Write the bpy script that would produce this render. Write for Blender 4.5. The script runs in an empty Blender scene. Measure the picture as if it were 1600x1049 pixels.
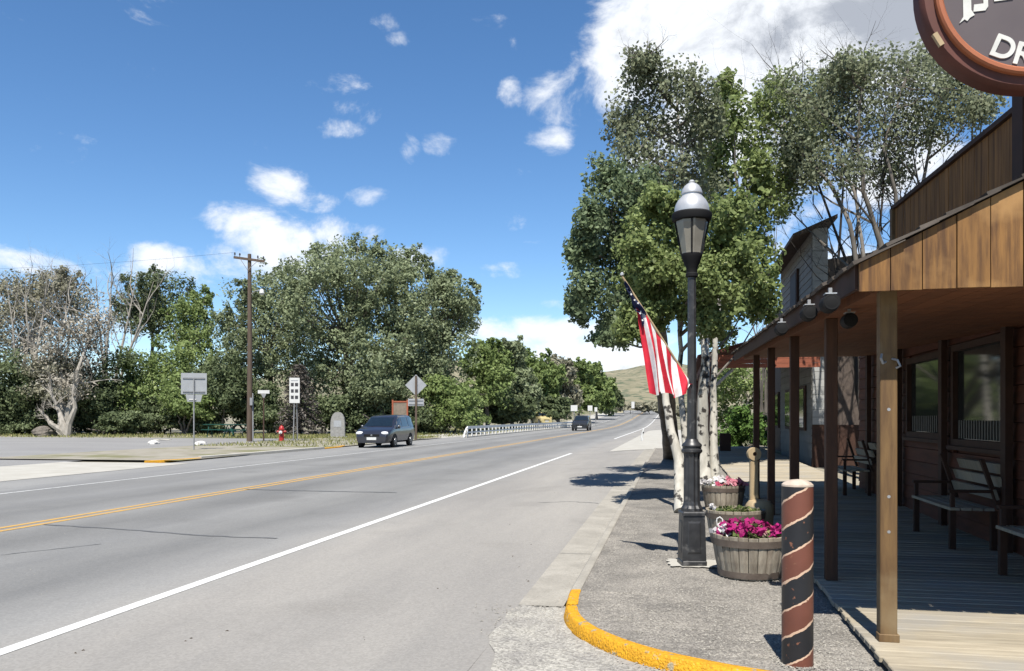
import bpy, math, random
import numpy as np
from mathutils import Vector, Matrix

random.seed(7); RNG = np.random.default_rng(11)
R = math.radians
scene = bpy.context.scene
col = scene.collection

# ------------------------------------------------------------------ camera, sky, sun, exposure
CAM = 1.62; FPX = 1300.0; HOR = 652.0; VPX = 1055.0
YAW = math.atan((VPX - 800) / FPX)
SA, CA = math.sin(YAW), math.cos(YAW)
cam_d = bpy.data.cameras.new('camera'); cam = bpy.data.objects.new('camera', cam_d); col.objects.link(cam)
cam.location = (0, 0, CAM); cam.rotation_euler = (R(90), 0, YAW)
cam_d.sensor_width = 36; cam_d.lens = 36 * FPX / 1600; cam_d.shift_y = 127.5 / 1600
cam_d.clip_start = 0.05; cam_d.clip_end = 6000
scene.camera = cam

SUN_EL = R(60); SUN_AZ = R(176)            # azimuth clockwise from +Y (the road); behind the camera, slightly right
SUN_STRENGTH = 5.0; SKY_STRENGTH = 0.085; EXPOSURE = 1.02
sv = Vector((math.sin(SUN_AZ) * math.cos(SUN_EL), math.cos(SUN_AZ) * math.cos(SUN_EL), math.sin(SUN_EL)))
sd = bpy.data.lights.new('sun', 'SUN'); sd.energy = SUN_STRENGTH; sd.angle = R(0.5); sd.color = (1.0, 0.955, 0.88)
so = bpy.data.objects.new('sun', sd); col.objects.link(so); so.location = sv * 60
so.rotation_euler = sv.to_track_quat('Z', 'Y').to_euler()

scene.view_settings.view_transform = 'Standard'; scene.view_settings.look = 'None'
scene.view_settings.gamma = 1; scene.view_settings.use_curve_mapping = False
scene.view_settings.exposure = EXPOSURE
scene.cycles.max_bounces = 5; scene.cycles.diffuse_bounces = 2; scene.cycles.glossy_bounces = 2; scene.cycles.transmission_bounces = 3; scene.cycles.transparent_max_bounces = 4

def P(px, py, d):
    """photo direction at depth d -> world point"""
    cx = (px - 800) / FPX; cz = (HOR - py) / FPX
    return Vector((d * (-SA + cx * CA), d * (CA + cx * SA), CAM + d * cz))

def build_world():
    w = bpy.data.worlds.new('World'); scene.world = w; w.use_nodes = True
    nt = w.node_tree; nt.nodes.clear(); N = nt.nodes.new; L = nt.links.new
    out = N('ShaderNodeOutputWorld'); bg = N('ShaderNodeBackground'); L(bg.outputs[0], out.inputs[0])
    sky = N('ShaderNodeTexSky'); sky.sky_type = 'NISHITA'; sky.sun_disc = False
    sky.sun_elevation = SUN_EL; sky.sun_rotation = SUN_AZ
    sky.altitude = 1800; sky.air_density = 1.0; sky.dust_density = 0.25; sky.ozone_density = 1.6
    tc = N('ShaderNodeTexCoord'); sep = N('ShaderNodeSeparateXYZ'); L(tc.outputs['Generated'], sep.inputs[0])
    def M(op, a, b=None, c=None, clamp=False):
        n = N('ShaderNodeMath'); n.operation = op; n.use_clamp = clamp
        for i, v in enumerate((a, b, c)):
            if v is None: continue
            if isinstance(v, (int, float)): n.inputs[i].default_value = v
            else: L(v, n.inputs[i])
        return n.outputs[0]
    az = M('ARCTAN2', sep.outputs[0], sep.outputs[1]); el = M('ARCSINE', sep.outputs[2])
    clouds = [  # heaps of cloud: photo direction, half widths (px at the photo's scale), weight
        (1080, 50, 130, 80, 1.55), (1220, 50, 150, 80, 1.75), (1390, 25, 200, 75, 2.35), (1000, 110, 85, 70, 1.25), (900, 140, 70, 66, .70),
        (868, 222, 46, 22, 0.99), (1010, 205, 80, 70, 1.0), (1150, 185, 130, 80, 1.35), (1300, 240, 130, 90, 1.2), (1270, 400, 120, 60, .6), (930, 40, 30, 26, .35),
        (600, 30, 26, 22, 0.74), (618, 62, 20, 14, 0.69), (832, 5, 22, 14, .5), (805, 82, 12, 24, 0.60), (797, 146, 17, 24, 0.69),
        (524, 204, 38, 13, 0.69), (640, 232, 16, 26, 0.66), (690, 216, 30, 24, 0.70), (243, 262, 18, 12, .5),
        (455, 286, 48, 24, 0.56), (503, 316, 30, 22, .5), (576, 307, 40, 18, 0.72), (260, 306, 60, 12, .34), (340, 285, 25, 12, .36), (520, 286, 20, 12, .4),
        (368, 345, 54, 22, 1.0), (290, 412, 62, 26, .95), (360, 415, 74, 34, .95), (440, 380, 90, 34, 1.05), (540, 365, 64, 26, 1.05), (480, 410, 120, 42, .95),
        (650, 402, 58, 22, 1.1), (775, 420, 72, 9, .52), (770, 430, 60, 7, .5), (840, 520, 160, 24, 1.15), (930, 545, 140, 28, 1.2), (872, 474, 36, 13, .7), (1010, 575, 100, 26, .8), (780, 560, 120, 16, .6),
        (150, 418, 120, 16, .5), (40, 405, 90, 14, .45), (360, 500, 60, 30, .55), (190, 500, 70, 30, .5), (350, 380, 20, 12, .4)]
    ae = N('ShaderNodeCombineXYZ'); L(az, ae.inputs[0]); L(el, ae.inputs[1])
    acc = M('MULTIPLY', el, 0.0)
    for (px, py, rx, ry, wt) in clouds:
        v = P(px, py, 1.0) - Vector((0, 0, CAM)); v.normalize()
        a0 = math.atan2(v.x, v.y); e0 = math.asin(v.z)
        ra = rx / FPX * .95 / math.cos(e0); re = ry / FPX * .95
        vm = N('ShaderNodeVectorMath'); vm.operation = 'MULTIPLY_ADD'; L(ae.outputs[0], vm.inputs[0]); vm.inputs[1].default_value = (1 / ra, 1 / re, 0); vm.inputs[2].default_value = (-a0 / ra, -e0 / re, 0)
        dt = N('ShaderNodeVectorMath'); dt.operation = 'DOT_PRODUCT'; L(vm.outputs[0], dt.inputs[0]); L(vm.outputs[0], dt.inputs[1])
        g = M('MULTIPLY_ADD', dt.outputs['Value'], -.42 * wt, wt * .94)
        acc = M('MAXIMUM', acc, g)
    # the same scattered fair-weather cloud goes on over the rest of the sky
    nz = N('ShaderNodeTexNoise'); nz.inputs['Scale'].default_value = 2.6; nz.inputs['Detail'].default_value = 2
    L(tc.outputs['Generated'], nz.inputs['Vector'])
    back = M('MULTIPLY', M('MULTIPLY_ADD', nz.outputs['Fac'], 4.0, -2.35, clamp=True), M('GREATER_THAN', M('ABSOLUTE', M('ADD', az, YAW)), 0.75))
    acc = M('MAXIMUM', acc, back)
    mp = N('ShaderNodeMapping'); mp.inputs['Scale'].default_value = (1, 1, 1.5); L(tc.outputs['Generated'], mp.inputs[0])
    n1 = N('ShaderNodeTexNoise'); n1.inputs['Scale'].default_value = 10; n1.inputs['Detail'].default_value = 10; n1.inputs['Roughness'].default_value = .62
    n1.inputs['Distortion'].default_value = .35; L(mp.outputs[0], n1.inputs['Vector'])
    val = M('ADD', acc, M('MULTIPLY_ADD', n1.outputs['Fac'], 3.3, -1.66))
    mr = N('ShaderNodeMapRange'); mr.interpolation_type = 'SMOOTHSTEP'
    mr.inputs[1].default_value = .32; mr.inputs[2].default_value = 1.12; L(val, mr.inputs[0])
    # thick cloud shows its grey base
    mg = N('ShaderNodeMapRange'); mg.interpolation_type = 'SMOOTHSTEP'
    mg.inputs[1].default_value = 1.25; mg.inputs[2].default_value = 1.95; L(val, mg.inputs[0])
    cc = N('ShaderNodeMix'); cc.data_type = 'RGBA'
    cc.inputs[6].default_value = (.535, .55, .57, 1); cc.inputs[7].default_value = (.25, .265, .295, 1); L(mg.outputs[0], cc.inputs[0])
    hs = N('ShaderNodeHueSaturation'); hs.inputs['Saturation'].default_value = 1.20; hs.inputs['Value'].default_value = 1.0
    L(sky.outputs[0], hs.inputs['Color'])
    sc_ = N('ShaderNodeVectorMath'); sc_.operation = 'SCALE'; sc_.inputs['Scale'].default_value = SKY_STRENGTH; L(hs.outputs[0], sc_.inputs[0])
    mx = N('ShaderNodeMix'); mx.data_type = 'RGBA'
    L(M('MULTIPLY', mr.outputs[0], .93), mx.inputs[0]); L(sc_.outputs[0], mx.inputs[6]); L(cc.outputs[2], mx.inputs[7])
    L(mx.outputs[2], bg.inputs['Color']); bg.inputs['Strength'].default_value = 1.0
build_world()

# ------------------------------------------------------------------ ground height
def sstep(a, b, x):
    t = min(1, max(0, (x - a) / (b - a))); return t * t * (3 - 2 * t)
def H(x, y):
    r = .008 * min(22, max(0, y - 6)) * sstep(-4.2, -1.2, x)
    prof = 0.0
    if y > 115: prof = 4.2 * sstep(115, 330, y) + max(0, y - 330) * .004
    return r + prof
def GP(px, py, dz=0.0):
    d = 30.0
    for _ in range(30):
        p = P(px, py, d); d = (CAM - H(p.x, p.y) - dz) * FPX / max(py - HOR, 1e-3)
    p = P(px, py, d); p.z = H(p.x, p.y) + dz; return p
def on(px, d):
    p = P(px, HOR, d); p.z = H(p.x, p.y); return p

# ------------------------------------------------------------------ materials
def mat(name, c1, c2=None, scale=6.0, stretch=(1, 1, 1), rough=.8, bump=0.0, bscale=None, metal=0.0, rnd=0.0, spec=.3, detail=6, ramp=(.35, .65),
        speck=None, coord='pos', trans=0.0, coat=0.0, c3=None, s3=1.0, r3=(.45, .6)):
    sc3 = lambda c: tuple(x * .645 for x in c) if c else None
    c1, c2, c3 = sc3(c1), sc3(c2), sc3(c3)
    m = bpy.data.materials.new(name); m.use_nodes = True; nt = m.node_tree; N = nt.nodes.new; L = nt.links.new
    b = nt.nodes['Principled BSDF']; b.inputs['Roughness'].default_value = rough; b.inputs['Metallic'].default_value = metal
    b.inputs['Specular IOR Level'].default_value = spec; b.inputs['Coat Weight'].default_value = coat
    if coord == 'pos': vec = N('ShaderNodeNewGeometry').outputs['Position']
    else: vec = N('ShaderNodeTexCoord').outputs['Object']
    mp = N('ShaderNodeMapping'); mp.inputs['Scale'].default_value = stretch; L(vec, mp.inputs[0])
    nz = N('ShaderNodeTexNoise'); nz.inputs['Scale'].default_value = scale; nz.inputs['Detail'].default_value = detail
    nz.inputs['Roughness'].default_value = .62; L(mp.outputs[0], nz.inputs['Vector'])
    mx = N('ShaderNodeMix'); mx.data_type = 'RGBA'; c2 = c2 or tuple(x * .75 for x in c1)
    mx.inputs[6].default_value = (*c1, 1); mx.inputs[7].default_value = (*c2, 1)
    mr = N('ShaderNodeMapRange'); mr.inputs[1].default_value = ramp[0]; mr.inputs[2].default_value = ramp[1]; L(nz.outputs['Fac'], mr.inputs[0]); L(mr.outputs[0], mx.inputs[0])
    c = mx.outputs[2]
    if c3:
        n3 = N('ShaderNodeTexNoise'); n3.inputs['Scale'].default_value = s3; n3.inputs['Detail'].default_value = 5; L(vec, n3.inputs['Vector'])
        m3 = N('ShaderNodeMapRange'); m3.inputs[1].default_value = r3[0]; m3.inputs[2].default_value = r3[1]; L(n3.outputs['Fac'], m3.inputs[0])
        x3 = N('ShaderNodeMix'); x3.data_type = 'RGBA'; L(m3.outputs[0], x3.inputs[0]); L(c, x3.inputs[6]); x3.inputs[7].default_value = (*c3, 1); c = x3.outputs[2]
    if speck:
        vs, amt = speck
        vo = N('ShaderNodeTexVoronoi'); vo.inputs['Scale'].default_value = vs; L(vec, vo.inputs['Vector'])
        vsep = N('ShaderNodeSeparateColor'); L(vo.outputs['Color'], vsep.inputs[0])
        mm = N('ShaderNodeMapRange'); mm.inputs[3].default_value = 1 - amt; mm.inputs[4].default_value = 1 + amt; L(vsep.outputs[0], mm.inputs[0])
        vm = N('ShaderNodeVectorMath'); vm.operation = 'SCALE'; L(c, vm.inputs[0]); L(mm.outputs[0], vm.inputs['Scale']); c = vm.outputs[0]
    if rnd:
        oi = N('ShaderNodeObjectInfo'); mm = N('ShaderNodeMapRange'); mm.inputs[3].default_value = 1 - rnd; mm.inputs[4].default_value = 1 + rnd; L(oi.outputs['Random'], mm.inputs[0])
        vm = N('ShaderNodeVectorMath'); vm.operation = 'SCALE'; L(c, vm.inputs[0]); L(mm.outputs[0], vm.inputs['Scale']); c = vm.outputs[0]
    L(c, b.inputs['Base Color'])
    if bump:
        if bscale:
            nb = N('ShaderNodeTexNoise'); nb.inputs['Scale'].default_value = bscale; nb.inputs['Detail'].default_value = 4; L(mp.outputs[0], nb.inputs['Vector']); src = nb.outputs['Fac']
        else: src = nz.outputs['Fac']
        bp = N('ShaderNodeBump'); bp.inputs['Strength'].default_value = bump; bp.inputs['Distance'].default_value = .02; L(src, bp.inputs['Height']); L(bp.outputs[0], b.inputs['Normal'])
    return m

def leaf_mat(name, dark, light, yellow=None, trans=.3, rough=.5, spec=.16):
    m = bpy.data.materials.new(name); m.use_nodes = True; nt = m.node_tree; N = nt.nodes.new; L = nt.links.new
    b = nt.nodes['Principled BSDF']; b.inputs['Roughness'].default_value = max(rough, .6); b.inputs['Specular IOR Level'].default_value = spec
    at = N('ShaderNodeAttribute'); at.attribute_name = 'rnd'
    rp = N('ShaderNodeValToRGB'); L(at.outputs['Fac'], rp.inputs[0])
    rp.color_ramp.elements[0].color = (*dark, 1); rp.color_ramp.elements[1].color = (*light, 1)
    if yellow:
        rp.color_ramp.elements[1].position = .85
        e = rp.color_ramp.elements.new(1.0); e.color = (*yellow, 1)
    L(rp.outputs[0], b.inputs['Base Color'])
    tr = N('ShaderNodeBsdfTranslucent'); L(rp.outputs[0], tr.inputs['Color'])
    mx = N('ShaderNodeMixShader'); mx.inputs[0].default_value = trans
    L(b.outputs[0], mx.inputs[1]); L(tr.outputs[0], mx.inputs[2]); L(mx.outputs[0], nt.nodes['Material Output'].inputs['Surface'])
    return m

def road_mat():
    m = mat('asphalt', (.300, .298, .292), (.235, .235, .236), scale=.45, stretch=(1.3, .22, 1), rough=.88, bump=.25, bscale=60, speck=(55, .09), detail=8, spec=.2, c3=(.225, .223, .22), s3=.55, r3=(.56, .74))
    nt = m.node_tree; N = nt.nodes.new; L = nt.links.new; b = nt.nodes['Principled BSDF']
    src = b.inputs['Base Color'].links[0].from_socket
    g = N('ShaderNodeNewGeometry'); sp = N('ShaderNodeSeparateXYZ'); L(g.outputs['Position'], sp.inputs[0])
    nz = N('ShaderNodeTexNoise'); nz.inputs['Scale'].default_value = .6; nz.inputs['Detail'].default_value = 4; L(g.outputs['Position'], nz.inputs['Vector'])
    wob = N('ShaderNodeMath'); wob.operation = 'MULTIPLY_ADD'; L(nz.outputs['Fac'], wob.inputs[0]); wob.inputs[1].default_value = .9; L(sp.outputs[0], wob.inputs[2])
    # wheel tracks polished darker along the two lanes, paler unswept parking lane
    rp = N('ShaderNodeValToRGB'); mr = N('ShaderNodeMapRange'); mr.inputs[1].default_value = -18; mr.inputs[2].default_value = 0; L(wob.outputs[0], mr.inputs[0]); L(mr.outputs[0], rp.inputs[0])
    els = [(-18, 1.0), (-14.2, .98), (-12.8, .76), (-11.6, .92), (-10.4, .72), (-9.2, .93), (-8.0, .69), (-6.9, .90), (-5.7, .75), (-4.6, 1.0), (-3.6, 1.12), (0, 1.14)]
    cr = rp.color_ramp
    for i, (x, v) in enumerate(els):
        t = (x + 18) / 18
        if i == 0: e = cr.elements[0]
        elif i == len(els) - 1: e = cr.elements[len(cr.elements) - 1]
        else: e = cr.elements.new(t)
        warm = max(0, v - .98) * .35
        e.color = (v + warm, v, v * .985 - warm * 1.2, 1)
    mu = N('ShaderNodeMix'); mu.data_type = 'RGBA'; mu.blend_type = 'MULTIPLY'; mu.inputs[0].default_value = 1
    L(src, mu.inputs[6]); L(rp.outputs[0], mu.inputs[7]); L(mu.outputs[2], b.inputs['Base Color'])
    return m

def pole_mat():
    m = bpy.data.materials.new('painted_spiral'); m.use_nodes = True; nt = m.node_tree; N = nt.nodes.new; L = nt.links.new
    b = nt.nodes['Principled BSDF']; b.inputs['Roughness'].default_value = .45; b.inputs['Specular IOR Level'].default_value = .4
    tc = N('ShaderNodeTexCoord'); sp = N('ShaderNodeSeparateXYZ'); L(tc.outputs['Object'], sp.inputs[0])
    def M(op, a, bb=None, c=None):
        n = N('ShaderNodeMath'); n.operation = op
        for i, v in enumerate((a, bb, c)):
            if v is None: continue
            if isinstance(v, (int, float)): n.inputs[i].default_value = v
            else: L(v, n.inputs[i])
        return n.outputs[0]
    nz = N('ShaderNodeTexNoise'); nz.inputs['Scale'].default_value = 28; nz.inputs['Detail'].default_value = 6; L(tc.outputs['Object'], nz.inputs['Vector'])
    th = M('DIVIDE', M('ARCTAN2', sp.outputs[1], sp.outputs[0]), 2 * math.pi)
    t = M('FRACT', M('SUBTRACT', M('DIVIDE', M('ADD', sp.outputs[2], M('MULTIPLY', nz.outputs['Fac'], .026)), .342), M('ADD', th, -.08)))
    rp = N('ShaderNodeValToRGB'); rp.color_ramp.interpolation = 'CONSTANT'; L(t, rp.inputs[0]); cr = rp.color_ramp
    red, blk, wht = (.110, .038, .024, 1), (.011, .011, .013, 1), (.44, .30, .21, 1)
    cr.elements[0].position = 0; cr.elements[0].color = wht
    cr.elements[1].position = .035; cr.elements[1].color = red
    for p_, c_ in ((.475, wht), (.515, blk), (.985, wht)):
        e = cr.elements.new(p_); e.color = c_
    # flaking: rust and bare primer patches
    mx = N('ShaderNodeMix'); mx.data_type = 'RGBA'; mr = N('ShaderNodeMapRange'); mr.inputs[1].default_value = .66; mr.inputs[2].default_value = .70; L(nz.outputs['Fac'], mr.inputs[0])
    L(mr.outputs[0], mx.inputs[0]); L(rp.outputs[0], mx.inputs[6]); mx.inputs[7].default_value = (.14, .06, .035, 1)
    n2 = N('ShaderNodeTexNoise'); n2.inputs['Scale'].default_value = 5; L(tc.outputs['Object'], n2.inputs['Vector'])
    m2 = N('ShaderNodeMapRange'); m2.inputs[3].default_value = .7; m2.inputs[4].default_value = 1.35; L(n2.outputs['Fac'], m2.inputs[0])
    vm = N('ShaderNodeVectorMath'); vm.operation = 'SCALE'; L(mx.outputs[2], vm.inputs[0]); L(m2.outputs[0], vm.inputs['Scale'])
    L(vm.outputs[0], b.inputs['Base Color'])
    bp = N('ShaderNodeBump'); bp.inputs['Strength'].default_value = .3; bp.inputs['Distance'].default_value = .004; L(nz.outputs['Fac'], bp.inputs['Height']); L(bp.outputs[0], b.inputs['Normal'])
    return m

def flag_mat(kind):
    m = mat('flag_' + kind, {'red': (.92, .050, .085), 'white': (1.22, 1.2, 1.18), 'blue': (.030, .040, .11)}[kind], None, scale=14, rough=.75, spec=.15)
    nt = m.node_tree; b = nt.nodes['Principled BSDF']; tr = nt.nodes.new('ShaderNodeBsdfTranslucent'); mx = nt.nodes.new('ShaderNodeMixShader'); mx.inputs[0].default_value = .25
    nt.links.new(b.inputs['Base Color'].links[0].from_socket, tr.inputs['Color'])
    nt.links.new(b.outputs[0], mx.inputs[1]); nt.links.new(tr.outputs[0], mx.inputs[2]); nt.links.new(mx.outputs[0], nt.nodes['Material Output'].inputs['Surface'])
    return m

def aspen_mat():
    m = mat('aspen_bark', (.60, .57, .50), (.38, .36, .31), scale=7, stretch=(1, 1, .35), rough=.85, c3=(.045, .04, .035), s3=6.5, r3=(.56, .62))
    return m

MT = dict(
    road=road_mat(),
    paint_white=mat('road_paint_white', (.80, .80, .78), (.66, .66, .64), scale=9, rough=.7, c3=(.33, .33, .32), s3=26, r3=(.64, .72)),
    paint_old=mat('road_paint_worn', (.58, .58, .56), (.42, .42, .41), scale=5, rough=.75, c3=(.30, .30, .30), s3=16, r3=(.52, .66)),
    paint_yellow=mat('road_paint_yellow', (.62, .36, .07), (.48, .31, .12), scale=6, rough=.75, c3=(.30, .28, .24), s3=18, r3=(.57, .68)),
    kerb_yellow=mat('kerb_paint_yellow', (.80, .40, .012), (.62, .30, .014), scale=5, rough=.75, bump=.9, bscale=55, c3=(.40, .34, .22), s3=14, r3=(.60, .66), speck=(60, .12)),
    concrete=mat('concrete', (.40, .375, .325), (.31, .29, .25), scale=2.2, rough=.9, bump=.25, bscale=50, speck=(70, .1)),
    concrete_pale=mat('concrete_pale', (.50, .48, .43), (.42, .40, .35), scale=1.2, rough=.9),
    lot=mat('lot_asphalt', (.29, .285, .275), (.245, .24, .235), scale=.3, stretch=(.4, 1.2, 1), rough=.9, speck=(30, .1)),
    gravel=mat('gravel', (.325, .300, .262), (.205, .190, .168), scale=2.3, rough=.95, bump=.9, bscale=75, speck=(95, .42), detail=9),
    dust=mat('gravel_dust', (.44, .42, .37), (.30, .285, .26), scale=3.5, rough=.95, bump=.8, bscale=60, speck=(70, .35)),
    earth=mat('dry_ground', (.34, .31, .245), (.255, .225, .165), scale=.5, rough=.95, bump=.4, bscale=20, c3=(.16, .165, .075), s3=.16, r3=(.46, .6)),
    tar=mat('crack_seal', (.10, .10, .10), (.14, .14, .14), rough=.6),
    grass=leaf_mat('grass_blades', (.10, .12, .035), (.26, .25, .10), (.36, .32, .17)),
    hill=mat('hill_slope', (.30, .265, .175), (.20, .185, .115), scale=.03, rough=.95, c3=(.10, .12, .07), s3=.11, r3=(.52, .60), detail=9),
    pebble=mat('pebbles', (.46, .43, .375), (.22, .205, .18), scale=30, rough=.9, ramp=(.3, .7)),
    deck=mat('deck_planks', (.47, .41, .305), (.35, .30, .22), scale=2.5, stretch=(1.2, 9, 1), rough=.85, rnd=.17, bump=.25, spec=.2, c3=(.36, .335, .29), s3=2.0, r3=(.45, .7)),
    deck_dark=mat('deck_frame', (.10, .08, .06), rough=.9),
    board=mat('gable_boards', (.250, .122, .034), (.105, .048, .016), scale=4.0, stretch=(6, 6, .5), rough=.62, rnd=.26, bump=.25, c3=(.34, .185, .065), s3=2.6, r3=(.50, .66), detail=9, ramp=(.38, .62)),
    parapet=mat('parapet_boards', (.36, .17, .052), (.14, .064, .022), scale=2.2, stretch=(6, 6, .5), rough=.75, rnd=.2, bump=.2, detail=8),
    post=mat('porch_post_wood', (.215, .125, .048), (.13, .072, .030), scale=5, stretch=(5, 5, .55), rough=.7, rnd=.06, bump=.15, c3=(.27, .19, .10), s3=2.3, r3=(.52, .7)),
    post_shaded=mat('porch_post_shaded', (.095, .042, .022), (.058, .026, .015), scale=5, stretch=(5, 5, .55), rough=.7, rnd=.1, bump=.15),  # red-brown inner posts, darkened so the colour carries the shade under the porch roof
    post_red=mat('post_red_stain', (.125, .030, .020), (.075, .020, .014), scale=4, stretch=(4, 4, .6), rough=.65),
    ceiling=mat('porch_ceiling_wood', (.30, .115, .045), (.18, .068, .027), scale=3, stretch=(1, 6, 1), rough=.75, rnd=.12),
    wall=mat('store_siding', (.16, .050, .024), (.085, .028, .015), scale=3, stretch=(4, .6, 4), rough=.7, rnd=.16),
    trim=mat('dark_timber', (.075, .034, .020), (.048, .022, .014), scale=4, rough=.7),
    shake=mat('wood_shakes', (.125, .105, .088), (.062, .050, .042), scale=5, stretch=(1, 7, 1), rough=.9, rnd=.25, bump=.3),
    red_fascia=mat('red_fascia', (.34, .105, .055), (.24, .075, .04), scale=4, stretch=(.7, 4, 4), rough=.7, rnd=.1),
    siding=mat('grey_siding', (.27, .265, .245), (.22, .217, .20), scale=2, rough=.8, rnd=.06),
    siding_white=mat('pale_siding', (.46, .46, .44), (.40, .40, .385), scale=2, rough=.8, rnd=.05),
    roof_brown=mat('brown_roof', (.135, .105, .085), (.09, .07, .06), scale=5, rough=.9),
    glass=mat('window_glass', (.030, .034, .034), (.026, .030, .030), rough=.06, spec=.9),
    curtain=mat('pale_curtain', (.26, .24, .20), (.16, .15, .13), scale=16, stretch=(1, 6, .3), rough=.9),
    poster=mat('orange_notice', (.16, .05, .035), (.09, .04, .03), scale=9, rough=.8),
    black=mat('black_paint', (.020, .020, .022), (.040, .040, .042), scale=9, rough=.42, spec=.5, bump=.1, c3=(.13, .125, .12), s3=12, r3=(.58, .74)),
    black_plain=mat('black_metal', (.015, .015, .016), rough=.75, spec=.15),
    silver=mat('silver_cap', (.72, .72, .72), (.60, .60, .60), scale=8, rough=.36, metal=.45, spec=.5),
    lantern=mat('lantern_pane', (.30, .28, .235), (.22, .205, .17), scale=4, rough=.28, spec=.5),
    spiral=pole_mat(), cap_white=mat('weathered_white_cap', (.60, .50, .41), (.40, .32, .25), scale=12, rough=.8),
    stave=mat('barrel_staves', (.44, .385, .30), (.25, .205, .155), scale=4, stretch=(5, 5, .8), rough=.85, rnd=.22, bump=.3),
    hoop=mat('barrel_hoop', (.20, .16, .13), (.13, .10, .08), scale=9, rough=.6, metal=.25),
    soil=mat('soil', (.05, .038, .028), rough=.95, bump=.6),
    pale_wood=mat('carved_pale_wood', (.52, .40, .235), (.42, .31, .18), scale=5, stretch=(4, 4, .7), rough=.7),
    petal_m=leaf_mat('magenta_petals', (.13, .006, .045), (.34, .016, .14), (.45, .09, .24), trans=.25),
    petal_p=leaf_mat('pink_petals', (.36, .05, .10), (.48, .20, .24), (.55, .50, .48), trans=.25),
    petal_w=leaf_mat('white_petals', (.42, .40, .40), (.58, .56, .56), trans=.25),
    leaf_bed=leaf_mat('bedding_leaves', (.035, .055, .018), (.11, .14, .045), (.22, .21, .09)),
    aspen=aspen_mat(),
    bark_grey=mat('grey_bark', (.205, .180, .150), (.105, .092, .078), scale=5, stretch=(1, 1, .3), rough=.9, bump=.5),
    bark_pale=mat('bleached_deadwood', (.48, .44, .385), (.29, .265, .225), scale=4, stretch=(1, 1, .4), rough=.9),
    bark_dark=mat('dark_bark', (.045, .036, .030), (.028, .024, .020), scale=5, rough=.9),
    pole_wood=mat('utility_pole_wood', (.150, .110, .080), (.085, .060, .045), scale=5, stretch=(4, 4, .3), rough=.85),
    galv=mat('galvanised_steel', (.42, .42, .42), (.34, .34, .345), scale=8, rough=.5, metal=.4),
    sign_back=mat('aluminium_sign_back', (.50, .51, .52), (.43, .44, .45), scale=3, rough=.45, metal=.25),
    sign_white=mat('white_sign_face', (.74, .74, .72), (.66, .66, .64), scale=4, rough=.6),
    sign_dark=mat('dark_sign_mark', (.06, .06, .07), rough=.7),
    brown_post=mat('brown_sign_post', (.085, .05, .035), rough=.8),
    red=mat('hydrant_red', (.50, .022, .020), (.36, .018, .016), scale=9, rough=.4, spec=.5),
    stone=mat('grey_monument_stone', (.36, .355, .335), (.27, .265, .25), scale=6, rough=.9, bump=.4),
    white_rock=mat('white_boulder', (.72, .71, .68), (.55, .53, .50), scale=5, rough=.9),
    rail=mat('white_guard_rail', (.86, .86, .84), (.72, .72, .70), scale=3, rough=.6),
    van=mat('van_paint', (.020, .020, .028), (.024, .024, .034), scale=2, rough=.28, spec=.5, coat=.6),
    car_black=mat('dark_car_paint', (.03, .032, .036), rough=.3, coat=.4),
    car_yellow=mat('yellow_paint', (.60, .50, .24), (.52, .44, .22), rough=.4),
    car_glass=mat('car_glass', (.012, .02, .028), rough=.08, spec=.8),
    tyre=mat('tyre_rubber', (.018, .018, .018), rough=.85), rim=mat('wheel_rim', (.42, .42, .43), rough=.3, metal=.7),
    headlight=mat('headlight_lens', (.80, .80, .80), (.72, .72, .74), rough=.12, spec=.7),
    orange=mat('orange_wood_frame', (.42, .12, .06), rough=.7), notice=mat('weathered_notice', (.28, .22, .17), (.18, .16, .12), scale=4, rough=.8),
    green_paint=mat('green_table_paint', (.02, .10, .075), rough=.5),
    blue_roof=mat('pale_blue_roof', (.38, .56, .68), (.33, .50, .62), scale=3, rough=.4),
    sign_rim=mat('orange_sign_rim', (.46, .155, .070), (.38, .12, .055), scale=3, rough=.55), sign_edge=mat('maroon_sign_edge', (.15, .048, .034), (.10, .035, .026), scale=3, rough=.6),
    sign_face=mat('plum_grey_sign_face', (.135, .110, .112), (.115, .094, .098), scale=2, rough=.45),
    letter=mat('white_lettering', (.80, .79, .74), rough=.5),
    house=mat('pale_yellow_house', (.55, .50, .33), rough=.8),
    fabric=mat('shade_interior', (.02, .018, .016), rough=.9),
    flag_red=flag_mat('red'), flag_white=flag_mat('white'), flag_blue=flag_mat('blue'),
)
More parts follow.
